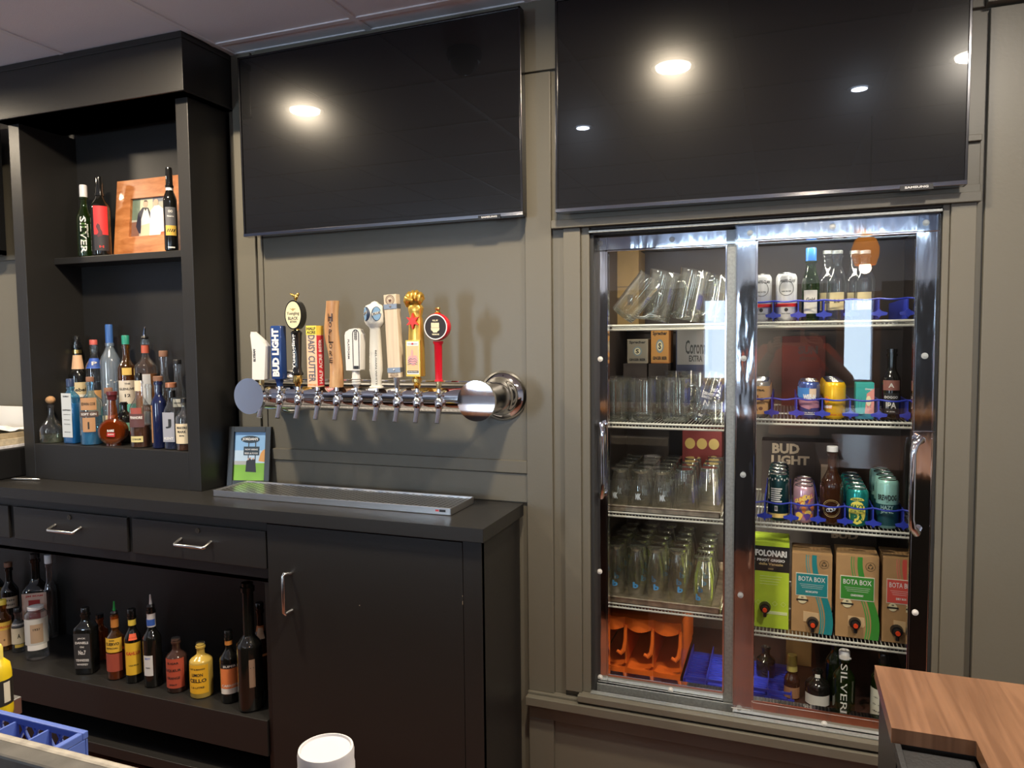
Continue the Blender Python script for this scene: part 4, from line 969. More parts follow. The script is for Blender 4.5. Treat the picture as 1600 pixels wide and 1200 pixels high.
for kind, px, y0, z, n, where, bpy_ in (('teal', 1216, .185, SHR[2], 4, 'left end of the craft can shelf', 800), ('purple', 1256, .185, SHR[2], 3, 'left of the brown bottle', 800), ('hazy', 1339, .185, SHR[2], 5, 'right of the brown bottle', 805), ('brew', 1386, .185, SHR[2], 4, 'right end of the craft can shelf', 810),
   ('tan', 1187, .185, SHR[1], 4, 'left edge of the yellow can shelf', 640), ('wee', 1264, .185, SHR[1], 3, 'left of the yellow cans', 640), ('yellow', 1304, .185, SHR[1], 5, 'beside the blue cans', 640), ('white', 1228, .185, SHR[0], 3, 'top right shelf', 490), ('white', 1189, .20, SHR[0], 2, 'left edge of the top right shelf', 490)):
    k, d = KINDS[kind]; x0 = at(px, bpy_, y0).x
    for i in range(n):
        y = y0+i*.0685
        dup(k, (x0+random.uniform(-.001, .001), y, z+.0005), '%s, %s, %s' % (d, where, 'frontmost' if i == 0 else ORD[i]+' in line'), face(x0, y)+random.uniform(-.1, .1)*(i > 0), group='canned beers in the cooler')
for k, d in KINDS.values():
    for c in kids(k): bpy.data.objects.remove(c)
    bpy.data.objects.remove(k)
# teal square carton on the can shelf
def pt(q, w, h):
    q.m(flat('tc_pink', (.75, .30, .25))).add([(-w*.0, -.0006, h*.15), (w*.5, -.0006, h*.15), (w*.5, -.0006, h*.85), (w*.1, -.0006, h*.7)], [(0, 1, 2, 3)]); q.m(flat('tc_mag', (.60, .02, .15))).box(w/2, w/2+.0006, .001, .05, h*.05, h*.95)
    q.m(flat('tc_blue', (.03, .20, .30))).box(-w*.5, w*.5, -.0009, -.0005, 0, h*.14); [q.box(x*w, x*w+.0012, -.0009, 0, h*.3, h*.6) for x in (-.35, -.2, .15, .3)]; q.m(CREAM).prism(oval(w*.14, h*.14, 16, w*.2, h*.5), -.0012, -.0005)
    q.m(WT).text('Orange', w*.4, h*.07, plane(-.0012, w*.2, h*.82), bold=.02)
carton(1337, 598, 1366, 643, .19, SHR[1]+.0005, 'seltzer_can_pack', 'small teal and pink drink carton right of the yellow cans', (.03, .38, .36), pt, .06)
def psun(q, w, h): q.m(INK).text('SUN', w*.45, h*.12, plane(-.0006, w*.1, h*.80), bold=.06).text('glasses', w*.4, h*.08, plane(-.0006, w*.1, h*.68), bold=.02)
carton(1222, 525, 1290, 570, .62, SHR[1]+.0005, 'beer_carton', 'dark red printed carton behind the cans of the second right shelf', (.09, .02, .018), psun, .1)
def pbud(q, w, h): q.m(flat('bud_print', (.50, .38, .27))).text('BUD', w*.36, h*.19, plane(-.0006, -w*.18, h*.86), bold=.045).text('LIGHT', w*.5, h*.17, plane(-.0006, -w*.12, h*.65), bold=.045); q.box(w*.28, w*.46, -.0006, 0, h*.1, h*.6)
carton(1190, 690, 1310, 760, .60, SHR[2]+.0005, 'beer_case', 'dark beer case with BUD LIGHT print behind the craft cans', (.045, .030, .028), pbud, .1)
def pbud2(q, w, h): q.m(flat('bud_print2', (.45, .34, .25))).text('BUD', w*.42, h*.11, plane(-.0006, 0, h*.90), bold=.05)
carton(1270, 826, 1370, 880, .60, SHR[3]+.0005, 'beer_case', 'dark beer case with BUD print behind the wine boxes', (.03, .022, .02), pbud2, .1)
# ---------------------------------------------------------------- wine boxes
def winebox(px0, px1, pyt, col, fn, label, tapy, tapx, y=.165):
    t, w, h = carton(px0, pyt, px1, pyt+110, y, SHR[3]+.0005, 'wine_box', label, col, fn, .13, 'wine box')
    m0 = mat('flap_'+label[:12], tuple(c*.9 for c in col), .8)
    MB(m0).add([(-w/2, 0, h), (w/2, 0, h), (w/2-.004, .05, h+.010), (-w/2+.004, .05, h+.010), (w/2-.004, .12, h+.002), (-w/2+.004, .12, h+.002)], [(0, 1, 2, 3), (3, 2, 4, 5)]).build('lid_flap', t)
    p = at(tapx, tapy, y-.03); x = p.x-t.location.x; z = p.z-t.location.z
    q = MB(BLACKP).cyl((x, 0, z), (x, -.016, z), .019, .016, 18).cyl((x, -.016, z-.001), (x, -.030, z-.001), .012, .011, 14).cyl((x, -.020, z-.006), (x, -.022, z-.026), .006, .0055, 10)
    q.m(flat('tap_orange_red', (.80, .07, .02), .3)).cyl((x, -.029, z), (x, -.035, z), .0075, .007, 14); q.build('spigot', t, bev=.0008)
    return t, w, h
def bota(bandc, lightc, word):
    def f(q, w, h):
        y = -.0006; b1 = flat('bb'+word[:4], bandc); b2_ = flat('bl'+word[:4], lightc)
        def swoosh(m, c0, wd, yy):
            q.m(m); N = 22; vs = []
            for i in range(N+1):
                v = i/N; cx = w*(c0+.17*sin((v-.55)*pi*1.35)*-1 + .06*(1-v)) ; hw = wd*w*(.6+.5*(1-v)); vs += [(cx-hw, yy, h*.99*v), (cx+hw, yy, h*.99*v)]
            q.add(vs, [(2*i, 2*i+2, 2*i+3, 2*i+1) for i in range(N)])
        swoosh(b1, .22, .095, y); swoosh(b2_, .02, .018, y); swoosh(b2_, .075, .014, y)
        q.m(flat('label_edge', (.75, .72, .60))).box(-w*.40, w*.40, -.0014, 0, h*.465, h*.755).m(b1).box(-w*.385, w*.385, -.0018, 0, h*.475, h*.745)
        q.m(WT).text('BOTA BOX', w*.66, h*.060, plane(-.0021, 0, h*.685), bold=.01).text(word, w*.30, h*.026, plane(-.0021, 0, h*.525), bold=.04)
        for k in range(3): q.box(-w*(.30-.03*k), w*(.30-.02*k), -.0021, -.0017, h*(.615-.022*k), h*(.615-.022*k)+.0008)
        q.m(CREAM).prism(oval(w*.115, w*.115, 22, -w*.23, h*.42), -.0022, 0); q.m(INK).box(-w*.38, -w*.08, -.0026, -.002, h*.405, h*.425).text('50', w*.06, h*.02, plane(-.0024, -w*.23, h*.445), bold=.05)
        q.m(flat('recycle_ink', (.12, .08, .04)))
        for k in range(3):
            a = pi/2+k*2*pi/3; cx, cz = w*.30+w*.045*cos(a), h*.885+w*.045*sin(a); q.prism([(cx+.006*cos(a+1.8), cz+.006*sin(a+1.8)), (cx+.004*cos(a), cz+.004*sin(a)), (cx+.006*cos(a-1.8), cz+.006*sin(a-1.8))], -.0016, 0)
        ring(q, w*.30, h*.885, w*.105, w*.115, -.0014)
        q.m(flat('tear_card', (.72, .50, .28))).prism([(-w*.20, h*.14), (w*.16, h*.14), (w*.20, h*.17), (w*.18, h*.26), (-w*.20, h*.27)], -.0016, 0)
    return f
KR = (.46, .27, .12)
def fol(q, w, h):
    q.m(flat('fo_black', (.015, .015, .015))).box(-w/2, w/2, -.0006, 0, h*.66, h*.95); q.box(w/2, w/2+.0006, 0, .13, h*.66, h*.95)
    q.m(WT).text('FOLONARI', w*.86, h*.075, plane(-.0010, 0, h*.87), bold=.05).text('PINOT GRIGIO', w*.76, h*.032, plane(-.0010, 0, h*.79), bold=.04); q.m(flat('fo_gold', (.6, .45, .2))).text('delle Venezie', w*.66, h*.030, plane(-.0010, 0, h*.745), bold=.03).text('1825', w*.14, h*.018, plane(-.0010, 0, h*.69))
    q.m(flat('fo_pale', (.75, .85, .45)))
    for k in range(4): q.box(-w*.3, w*.3-k*.004, -.0008, 0, h*(.60-.03*k), h*(.60-.03*k)+.001)
    for k in range(4):
        x = -w*.42+k*w*.23; ring(q, x+w*.08, h*.29, .0075, .0085, -.0008, 4)
    q.box(-w*.1, w*.46, -.0009, 0, h*.165, h*.20)
winebox(1176, 1233, 847, (.50, .68, .04), fol, 'lime green and black pinot grigio wine box', 953, 1195)
winebox(1237, 1300, 866, KR, bota((.015, .25, .28), (.03, .33, .35), 'MOSCATO'), 'kraft wine box with a teal band and teal label', 977, 1270)
winebox(1306, 1373, 869, KR, bota((.05, .28, .04), (.10, .36, .08), 'CHARDONNAY'), 'kraft wine box with a green band and green label', 978, 1337)
winebox(1379, 1440, 873, KR, bota((.72, .10, .08), (.75, .2, .15), 'DRY ROSE'), 'kraft wine box with a red label at the right end', 990, 1403)

# ================================================================== bottles
CLR = glassy('bottle_clear', (.93, .95, .95), .03, .07, .95, 1.9, body=.03, bodycol=(.8, .85, .9))
FROST = glassy('bottle_frosted', (.70, .78, .86), .15, .10, .8, 1.8, body=.45, bodycol=(.55, .66, .78))
BLUEG = glassy('bottle_blue', (.22, .62, .85), .03, .07, .9, 1.9, body=.28, bodycol=(.08, .40, .70))
SKYG = glassy('bottle_sky', (.62, .82, .92), .03, .07, .9, 1.9, body=.12, bodycol=(.4, .7, .9))
AMBG = glassy('bottle_amber', (.75, .32, .07), .03, .07, .9, 2.0, body=.2, bodycol=(.55, .16, .02))
LAMBG = glassy('bottle_light_amber', (.62, .36, .10), .03, .07, .9, 2.0, body=.12, bodycol=(.45, .2, .04))
GRNG = glassy('bottle_green', (.30, .48, .22), .03, .06, .85, 2.0, body=.20, bodycol=(.06, .12, .02))
DARKG = mat('bottle_dark', (.008, .008, .007), .08, coat=.4)
BROWNG = mat('bottle_brown', (.035, .012, .005), .08, coat=.4)
NAVYG = mat('bottle_navy', (.01, .015, .06), .08, coat=.4)
YELG = mat('bottle_yellow', (.55, .38, .08), .2)
REDB = mat('bottle_redliquid', (.05, .025, .02), .12)
CORKM = mat('cork', (.50, .28, .13), .8, var=.2, vscale=90); DCORK = mat('dark_cork', (.22, .11, .07), .7)
def lab(col): return flat('lab_%.3f_%.3f_%.3f' % col, col, .55)
def bprof(Rr, H, hb, hs, rn, lip=True, base=.0):
    p = [(Rr*.82, 0), (Rr*.97, H*.012), (Rr, H*.03), (Rr, H*hb)]
    for k in range(1, 7):
        f = k/6; s_ = .5-.5*cos(pi*f); p.append((Rr+(rn-Rr)*s_, H*(hb+(hs-hb)*f)))
    p.append((rn, H*.93))
    if lip: p += [(rn*1.25, H*.935), (rn*1.25, H*.97), (rn, H*.975)]
    p.append((rn, H)); return p
def bottle(label, px, ytop, w, Y, zb, glass=CLR, hb=.55, hs=.72, rn=.013, e=2.0, ay=1.0, cap=None, caph=.03, capr=None, liquid=None, lv=.4, labels=(), turn=None, kind='liquor_bottle', cat='bottle', group='liquor bottles on the cabinet shelf', pourer=None, ball=None, basepy=650, neck=None):
    """bottle standing at depth Y; labels: (z0,z1 as fractions, half-angle or width share, colour, [(text, v, w, h, colour, rot)])"""
    x = at(px, basepy, Y).x; H = at(px, ytop, Y).z-zb; Rr = rad(px, w, Y, basepy)
    rz = turn if turn is not None else (face(x, Y) if e < 3 else 0)
    t = thing(kind, label, cat, (x, Y, zb+.0006), rz, group)
    capH = H*caph
    HB = H-(capH*.85 if cap else 0)
    MB(glass).lathe(bprof(Rr, HB, hb*H/HB, hs*H/HB, min(rn, Rr*.6), True), 30, e=e, ay=ay).build('body', t)
    if liquid:
        lp = [(r*.93, z) for r, z in bprof(Rr, HB, hb*H/HB, hs*H/HB, min(rn, Rr*.6), False) if z < lv*H]; lp.insert(0, (Rr*.7, .004)); lp[1] = (lp[1][0], .006); lp.append((lp[-1][0], lv*H))
        MB(liquid).lathe(lp, 26, e=e, ay=ay*.98).build('liquid', t)
    if cap:
        cr = capr or rn*1.18
        if ball: MB(cap).ball((0, 0, H-cr*.9), cr, cr, cr*.9).build('stopper', t)
        else: MB(cap).lathe([(cr, H-capH), (cr*1.0, H-capH*.1), (cr*.9, H), (.0001, H)], 22).build('cap', t)
    if neck: MB(neck[2]).lathe([(rn*1.12, H*neck[0]), (rn*1.10, H*neck[1])], 22, cap=False).build('neck_band', t)
    if pourer:
        MB(BLACKP).lathe([(rn*.9, H), (rn*1.1, H+.006), (rn*.8, H+.014)], 14).m(pourer).tube([(0, 0, H+.012), (0, 0, H+.028), (.003, -.006, H+.052)], [.006, .0045, .003], 8).build('pourer', t)
    for li, (z0, z1, wa, col, txt) in enumerate(labels):
        q = MB(lab(col))
        r = Rr+.0007+.0004*li
        za, zb_ = z0*H, z1*H
        if (z0+z1)/2 > hb: # neck/shoulder label: follow local radius
            f = min(1, max(0, ((z0+z1)/2-hb)/max(hs-hb, .01))); s_ = .5-.5*cos(pi*f); rl = Rr+(rn-Rr)*s_+.0012
            r0_ = Rr+(rn-Rr)*(.5-.5*cos(pi*min(1, max(0, (z0-hb)/max(hs-hb, .01)))))+.0012; r1_ = Rr+(rn-Rr)*(.5-.5*cos(pi*min(1, max(0, (z1-hb)/max(hs-hb, .01)))))+.0012
            if z0 > hs-.02: r0_ = r1_ = rn*1.16+.0006
            r0_ += .0004*li; r1_ += .0004*li
            n = 12; vs = []
            for i in range(n+1):
                a = -wa+2*wa*i/n; vs += [(r0_*sin(a), -r0_*cos(a)*ay, za), (r1_*sin(a), -r1_*cos(a)*ay, zb_)]
            q.add(vs, [(2*i, 2*i+2, 2*i+3, 2*i+1) for i in range(n)], True)
            fn = lambda rl, s: (lambda zc: (lambda u, v: ((rl+.0006)*sin(u/rl), -(rl+.0006)*cos(u/rl)*ay, zc+v)))
            for (s_t, v, tw, th, tc_, rot) in txt: q.m(lab(tc_)).text(s_t, tw*2*rl*wa, th, fn(rl+.001, 0)(za+(zb_-za)*v), rot=rot, bold=.03)
        elif e >= 3:
            hw = Rr*wa; y = -Rr*ay-.0008-.0008*li
            q.add([(-hw, y, za), (hw, y, za), (hw, y, zb_), (-hw, y, zb_)], [(0, 1, 2, 3)])
            for (s_t, v, tw, th, tc_, rot) in txt: q.m(lab(tc_)).text(s_t, tw*2*hw if not rot else tw*(zb_-za), th, plane(y-.0006, 0, za+(zb_-za)*v), rot=rot, bold=.03)
        else:
            patch(q, r, za, zb_, -wa, wa)
            if ay != 1:
                q.v = [(x_, y_*ay, z_) for x_, y_, z_ in q.v]
            for (s_t, v, tw, th, tc_, rot) in txt:
                g = wrap(r+.0005, za+(zb_-za)*v); n0 = len(q.v)
                q.m(lab(tc_)).text(s_t, tw*2*r*min(wa, 1.0) if not rot else tw*(zb_-za), th, g, rot=rot, bold=.03)
                if ay != 1: q.v[n0:] = [(x_, y_*ay, z_) for x_, y_, z_ in q.v[n0:]]
        q.build('label', t)
    return t
BK = (.02, .02, .02); WHT = (.80, .78, .74); RDD = (.60, .03, .03); CRM = (.78, .66, .45); BRN = (.55, .33, .18)
NOL = lab((0.5, .5, .5))
# --- upper shelf (z 1.890)
US = 1.890
G1 = 'bottles on the upper shelf of the cabinet'
bottle('green wine bottle with white cap and tall white downward lettering, left of the red-labelled one', 134, 289, 27, -.035, US, GRNG, .52, .74, .014, cap=WHITEP, caph=.17, capr=.0155, basepy=385, group=G1, turn=R(38), kind='wine_bottle',
       labels=[(.10, .105, .3, WHT, [('SILVER', 34, .9*170, .026, WHT, 0)])][:0])
o = COL.objects[-1]
def vtext(t, s, r, zc, L, hgt, a0=0, col=WHT, rot=-90, bold=.02, nm='lettering'):
    MB(lab(col)).text(s, L, hgt, wrap(r, zc, a0), rot=rot, bold=bold).build(nm, t)
def last(kind): return [o for o in COL.objects if o.name.startswith(kind) and o.parent is None and o.type == 'EMPTY'][-1]
t = last('wine_bottle'); r = rad(134, 27, -.035, 385); Hh = at(134, 289, -.035).z-US
vtext(t, 'SILVER', r+.001, Hh*.30, Hh*.50, .024, 0); vtext(t, 'MERLOT', r+.001, Hh*.36, Hh*.18, .006, .5)
bottle('dark wine bottle with red label, beside the wooden photo frame', 159, 276, 32, -.041, US, DARKG, .60, .76, .014, cap=GB, caph=.22, capr=.0145, basepy=385, group=G1, kind='wine_bottle',
       labels=[(.26, .62, .75, (.68, .03, .035), []), (.06, .26, .75, (.03, .025, .03), [('H', .25, .3, .01, RDD, 0)])])
t = last('wine_bottle'); r = rad(160, 32, -.035, 385)+.0016; Hh = at(160, 276, -.035).z-US
q = MB(lab((.10, .02, .03))); wpoly(q, r, [(-.020, Hh*.36), (-.012, Hh*.40), (-.004, Hh*.38), (-.002, Hh*.33), (.004, Hh*.30), (.006, Hh*.24), (-.004, Hh*.26), (-.010, Hh*.22), (-.018, Hh*.25), (-.010, Hh*.29), (-.016, Hh*.33)])
q.build('label_art', t)
bottle('black wine bottle with grey and gold label in front of the photo frame', 268, 262, 22, -.055, US, DARKG, .60, .76, .013, cap=GB, caph=.22, capr=.0135, basepy=380, group=G1, kind='wine_bottle', neck=(.72, .77, WHITEP),
       labels=[(.18, .52, .8, (.12, .12, .13), [('OO', .85, .4, .010, WHT, 0), ('Riserva', .68, .6, .006, WHT, 0)]), (.18, .30, .79, (.70, .45, .08), [('////', .5, .8, .012, BK, 0)]), (.03, .045, .5, WHT, [])])
# wooden frame with the three cooks
a, b2 = at(177, 388, .0), at(287, 380, .0)
w = b2.x-a.x; h = at(220, 276, .0).z-US
FW = wood('frame_wood', (.40, .13, .035), (.62, .25, .09), (3, 12, 12), .35, .3)
t = thing('photo_frame', 'wide orange-brown wooden frame with a photo of three people in white aprons', 'picture frame', ((a.x+b2.x)/2, .012, US+.0006)); t.rotation_euler = (R(-6), 0, 0)
mb = MB(FW); fw = w*.21
mb.prism([(-w/2, 0), (w/2, 0), (w/2-fw, fw), (-w/2+fw, fw)], -.012, .008).prism([(-w/2, h), (w/2, h), (w/2-fw, h-fw), (-w/2+fw, h-fw)], -.012, .008)
mb.prism([(-w/2, 0), (-w/2+fw, fw), (-w/2+fw, h-fw), (-w/2, h)], -.012, .008).prism([(w/2, 0), (w/2-fw, fw), (w/2-fw, h-fw), (w/2, h)], -.012, .008)
mb.build('frame', t)
iw, ih = w-2*fw+.004, h-2*fw+.004
rects = [(P('kitchen', (.45, .45, .38)), rc(0, 0, 1, 1)), (P('kitchen2', (.16, .22, .16)), rc(0, .45, .2, 1)), (P('kitchen3', (.25, .12, .08)), rc(0, 0, .2, .4)), (P('kitchen4', (.62, .60, .42)), rc(.2, .55, .5, .95)), (P('hood', (.2, .22, .26)), rc(.5, .88, 1, 1)),
 (P('blackshirt', (.03, .03, .05)), [(.12, .28), (.16, .62), (.26, .76), (.40, .74), (.46, .60), (.46, .10), (.2, .10)]), (P('apron', (.78, .76, .72)), [(.26, 0), (.24, .45), (.30, .72), (.38, .72), (.46, .45), (.47, 0)]), (P('apronb', (.72, .55, .38)), [(.24, 0), (.25, .30), (.45, .34), (.47, 0)]),
 (P('coat', (.86, .85, .83)), [(.46, 0), (.46, .66), (.55, .78), (.66, .78), (.76, .68), (.76, 0)]), (P('coat', 0), [(.74, 0), (.74, .68), (.84, .76), (.95, .74), (1, .6), (1, 0)]),
 (P('skin', (.72, .42, .30)), el(.33, .84, .058, .085)), (P('hair', (.10, .07, .06)), [(.28, .86), (.30, .94), (.36, .94), (.39, .86), (.36, .90), (.30, .90)]), (P('skin', 0), el(.58, .86, .058, .085)), (P('skin', 0), el(.83, .85, .060, .085)), (P('greyhair', (.7, .68, .66)), [(.77, .86), (.79, .95), (.87, .95), (.90, .86), (.86, .90), (.80, .90)]),
 (P('food', (.55, .12, .05)), [(.72, 0), (.74, .10), (.95, .12), (1, 0)]), (P('scarf', (.05, .05, .05)), [(.30, .74), (.34, .66), (.38, .74)])]
q = MB(); picture_photo(q, iw, ih, rects, .0); q.v = [(x_, y_, z_+fw-.002) for x_, y_, z_ in q.v]; q.build('photo', t)
MB(DCORK).box(-w*.4, w*.4, .008, .010, .01, h-.01).build('backing', t)

# --- lower shelf of the cabinet (z 1.098), front row
LS = 1.098; F1, F2, F3 = -.152, -.072, -.002; RS = 1.165
t = bottle('squat round clear bottle with a round cork ball, leftmost in the front row', 80, 619, 42, F1, LS, CLR, .28, .60, .012, cap=CORKM, caph=.22, capr=.019, ball=1, liquid=glassy('pale_liquor', (.8, .82, .7), .03, .08, .8, 2, .2, (.5, .55, .4)), lv=.18, turn=0)
bottle('square blue gin bottle with a white arched label and dark blue cap', 112, 592, 30, F1, LS, BLUEG, .70, .84, .013, e=5, ay=.62, cap=flat('cap_navy', (.03, .05, .12), .3), caph=.12, liquid=mat('blue_gin', (.03, .28, .55), .1), lv=.62,
       labels=[(.10, .78, .82, (.62, .66, .68), [('BOMBAY', .93, .6, .006, BK, 0), ('SAPPHIRE', .62, .8, .006, BK, 0), ('LONDON DRY GIN', .52, .7, .003, BK, 0), ('DISTILLED', .40, .6, .003, BK, 0), ('FROM 100% GRAIN', .30, .6, .003, BK, 0), ('IMPORTED', .12, .6, .003, BK, 0)])])
bottle('broad clear blue-tinted bottle with brown paper labels, in the front row', 143, 589, 38, F1, LS, SKYG, .62, .78, .014, cap=DCORK, caph=.07, capr=.015, liquid=mat('sky_liquid', (.05, .25, .42), .1), lv=.22, turn=R(35),
       labels=[(.52, .70, .72, (.50, .27, .13), [('EDWIN COE', .5, .85, .012, BK, 0)]), (.42, .50, .85, (.10, .06, .05), [('SOFT GIN', .5, .8, .010, WHT, 0)]), (.20, .41, .55, (.50, .27, .13), [('I', .45, .12, .03, BK, 0)])])
# round flask
x = at(178, 690, F1).x; H = at(178, 612, F1).z-LS; Rr = rad(178, 47, F1, 670)
t = thing('liquor_bottle', 'round amber flask bottle with burgundy stopper at the middle of the front row', 'bottle', (x, F1, LS+.0006), R(30), 'liquor bottles on the cabinet shelf')
T = Matrix.Translation((0, 0, Rr*1.0+.004)) @ Matrix.Rotation(R(90), 4, 'X')
hh = Rr*1.04
MB(AMBG).lathe([(Rr*.80, -Rr*.50), (Rr*.97, -Rr*.38), (Rr*1.02, 0), (Rr*.97, Rr*.38), (Rr*.80, Rr*.50)], 34, T=T).lathe([(Rr*.84, -Rr*.49), (Rr*.80, -Rr*.56), (Rr*.74, -Rr*.50)], 34, T=T, cap=False).lathe([(Rr*.55, 0), (Rr*.5, Rr*.3)], 20, ay=.7).lathe([(.020, Rr*1.95), (.014, H*.80), (.013, H*.84)], 20, cap=False).build('body', t)
MB(mat('whiskey', (.20, .05, .008), .1)).lathe([(Rr*.72, -Rr*.42), (Rr*.88, -Rr*.32), (Rr*.92, 0), (Rr*.88, Rr*.32), (Rr*.72, Rr*.42)], 30, T=T).build('liquid', t)
MB(flat('burgundy', (.12, .02, .025), .3)).lathe([(.014, H*.84), (.017, H*.85), (.019, H*.93), (.021, H*.94), (.021, H), (.0001, H)], 22).build('stopper', t)
q = MB(lab((.55, .03, .03))); q.prism([(-.016, Rr*.75), (.014, Rr*.70), (.016, Rr*1.0), (-.014, Rr*1.05)], -Rr*.58, -Rr*.56).m(lab(WHT)).text('RARE', .026, .010, plane(-Rr*.59, 0, Rr*1.18), bold=.06).text('BOURBON', .022, .006, plane(-Rr*.59, 0, Rr*.9), bold=.03); q.build('label', t)
bottle('bottle with a brown diamond label and cream strip, right of the amber flask', 219, 583, 34, F1, LS, CLR, .50, .72, .013, cap=GB, caph=.10, capr=.0135, turn=R(22), liquid=mat('dark_rum', (.10, .03, .01), .1), lv=.30,
       labels=[(.02, .12, .0, BK, [])][:0]+[(.46, .54, .55, (.35, .08, .06), []), (.28, .46, .80, (.12, .05, .05), [('PENHORE', .72, .8, .011, WHT, 0)]), (.08, .16, .62, (.72, .62, .28), [('12 RHUM', .5, .7, .007, BK, 0)]), (.76, .90, .9, CRM, [])])
bottle('dark blue bottle with flat brown cork cap in the front row', 249, 588, 25, F1, LS, NAVYG, .62, .76, .014, cap=DCORK, caph=.065, capr=.018, neck=(.78, .92, CLR), labels=[(.08, .60, .35, (.45, .22, .10), [('S', .85, .5, .01, BK, 0)])], turn=R(-30))
bottle('clear bottle with copper cap and dark label panel reading KENT', 269, 598, 26, F1-.01, LS, CLR, .55, .74, .014, cap=flat('copper_cap', (.42, .17, .09), .3, .4), caph=.07, capr=.021, e=3.2, ay=.8, liquid=mat('deep_blue_liquid', (.02, .03, .08), .1), lv=.20, neck=(.78, .88, GB),
       labels=[(.12, .56, .85, (.35, .36, .42), [('J', .62, .5, .036, BK, 0), ('KENT', .12, .8, .010, WHT, 0)])], turn=R(10))
bottle('bottle with cream label at the right end of the front row', 289, 622, 30, F1-.012, LS, CLR, .62, .80, .012, cap=BLACKP, caph=.08, liquid=mat('dark_rum', 0), lv=.12, labels=[(.14, .52, 1.0, CRM, [('MAKERS', .8, .6, .010, BK, 0), ('MARK', .6, .5, .010, BK, 0), ('80%', .4, .3, .006, BK, 0)])], turn=R(20))
# second row
bottle('small clear bottle with a brown cork just behind the amber flask', 171, 606, 26, F2, LS, CLR, .6, .75, .013, cap=DCORK, caph=.10, capr=.017, labels=[(.3, .5, .8, CRM, [])])
bottle('slim bottle with pourer behind the diamond-label bottle', 234, 600, 22, F2, LS, CLR, .6, .8, .012, labels=[(.25, .55, .9, (.55, .5, .4), [])])
bottle('dark green-black bottle behind the round flask', 194, 628, 30, F2, LS, DARKG, .62, .8, .013, labels=[(.3, .5, .9, (.2, .45, .35), [])])
# riser row
bottle('dark bottle with a cream label marked F at the left of the raised back row', 125, 525, 30, F3, RS, DARKG, .54, .68, .017, cap=GB, caph=.09, capr=.0145, neck=(.80, .84, GOLD),
       labels=[(.62, .78, 1.25, (.80, .50, .30), [('F', .5, .35, .022, RDD, 0)]), (.30, .47, 1.15, (.68, .55, .32), [('Rebel', .5, .8, .016, BK, 0)]), (.30, .33, 1.1, (.8, .78, .7), [])])
bottle('clear bottle with red and white cap and blue shoulder label in the back row', 151, 531, 28, F3+.004, RS, CLR, .66, .82, .014, cap=flat('cap_red', (.6, .12, .1), .35), caph=.06, capr=.016, liquid=mat('black_liquid', (.012, .012, .015), .1), lv=.50,
       labels=[(.66, .78, 1.2, (.04, .12, .52), [('P', .5, .3, .016, WHT, 0)]), (.10, .40, 1.0, (.62, .33, .12), [])])
t = bottle('tall frosted bottle with flying geese and blue cap, highest in the back row', 176, 507, 33, F3, RS, FROST, .62, .80, .0145, cap=flat('cap_blue', (.05, .14, .42), .3), caph=.19, capr=.0155, labels=[])
r = rad(176, 33, F3)+.001; Hh = at(176, 507, F3).z-RS
q = MB(lab(WHT)); 
for cx, cz_, s_ in ((-.018, Hh*.40, 1), (-.004, Hh*.44, .8), (.010, Hh*.42, .9), (.022, Hh*.43, .7)): wpoly(q, r, [(cx-.010*s_, cz_-.002), (cx, cz_), (cx+.004*s_, cz_+.008*s_), (cx+.005*s_, cz_), (cx+.012*s_, cz_+.003)])
q.text('GREY GOOSE', .05, .008, wrap(r, Hh*.28), bold=.02); q.m(lab((.55, .62, .70))); patch(q, r, Hh*.10, Hh*.25, -.5, .1); q.build('lettering', t)
bottle('bottle with green cap and cream label reading 12 in the back row', 201, 524, 30, F3-.004, RS, LAMBG, .62, .76, .014, cap=flat('cap_green', (.03, .28, .20), .3), caph=.10, capr=.0155, liquid=mat('whisky_dark', (.10, .04, .01), .1), lv=.55,
       labels=[(.24, .50, 1.05, (.66, .60, .50), [('THE', .86, .3, .007, BK, 0), ('GLENLIVET', .64, .95, .010, BK, 0), ('12', .36, .3, .014, BK, 0)]), (.05, .24, 1.0, (.10, .42, .34), []), (.56, .64, .5, (.70, .48, .12), [])])
bottle('rounded amber whisky bottle with red neck wrap and steel pourer', 231, 530, 38, F3, RS, CLR, .66, .82, .014, liquid=mat('amber_whisky', (.40, .13, .02), .1), lv=.60, neck=(.84, .93, flat('cap_orange_red', (.55, .12, .07), .4)), pourer=CHROME,
       labels=[(.25, .60, .35, (.60, .60, .60), [])])
bottle('clear bottle with brown cork stopper near the right of the back row', 259, 548, 23, F3, RS, CLR, .50, .70, .015, cap=DCORK, caph=.08, capr=.018, e=2.3, liquid=glassy('tan_liquid', (.6, .5, .38), .03, .06, .6, 2, .3, (.25, .18, .12)), lv=.45)
bottle('clear bottle half hidden behind the right post of the shelf cabinet', 280, 562, 22, F3, RS, CLR, .5, .7, .014, cap=BLACKP, caph=.07, labels=[(.30, .42, .9, (.6, .58, .5), [('REPOSADO', .5, .8, .006, BK, 0)])])

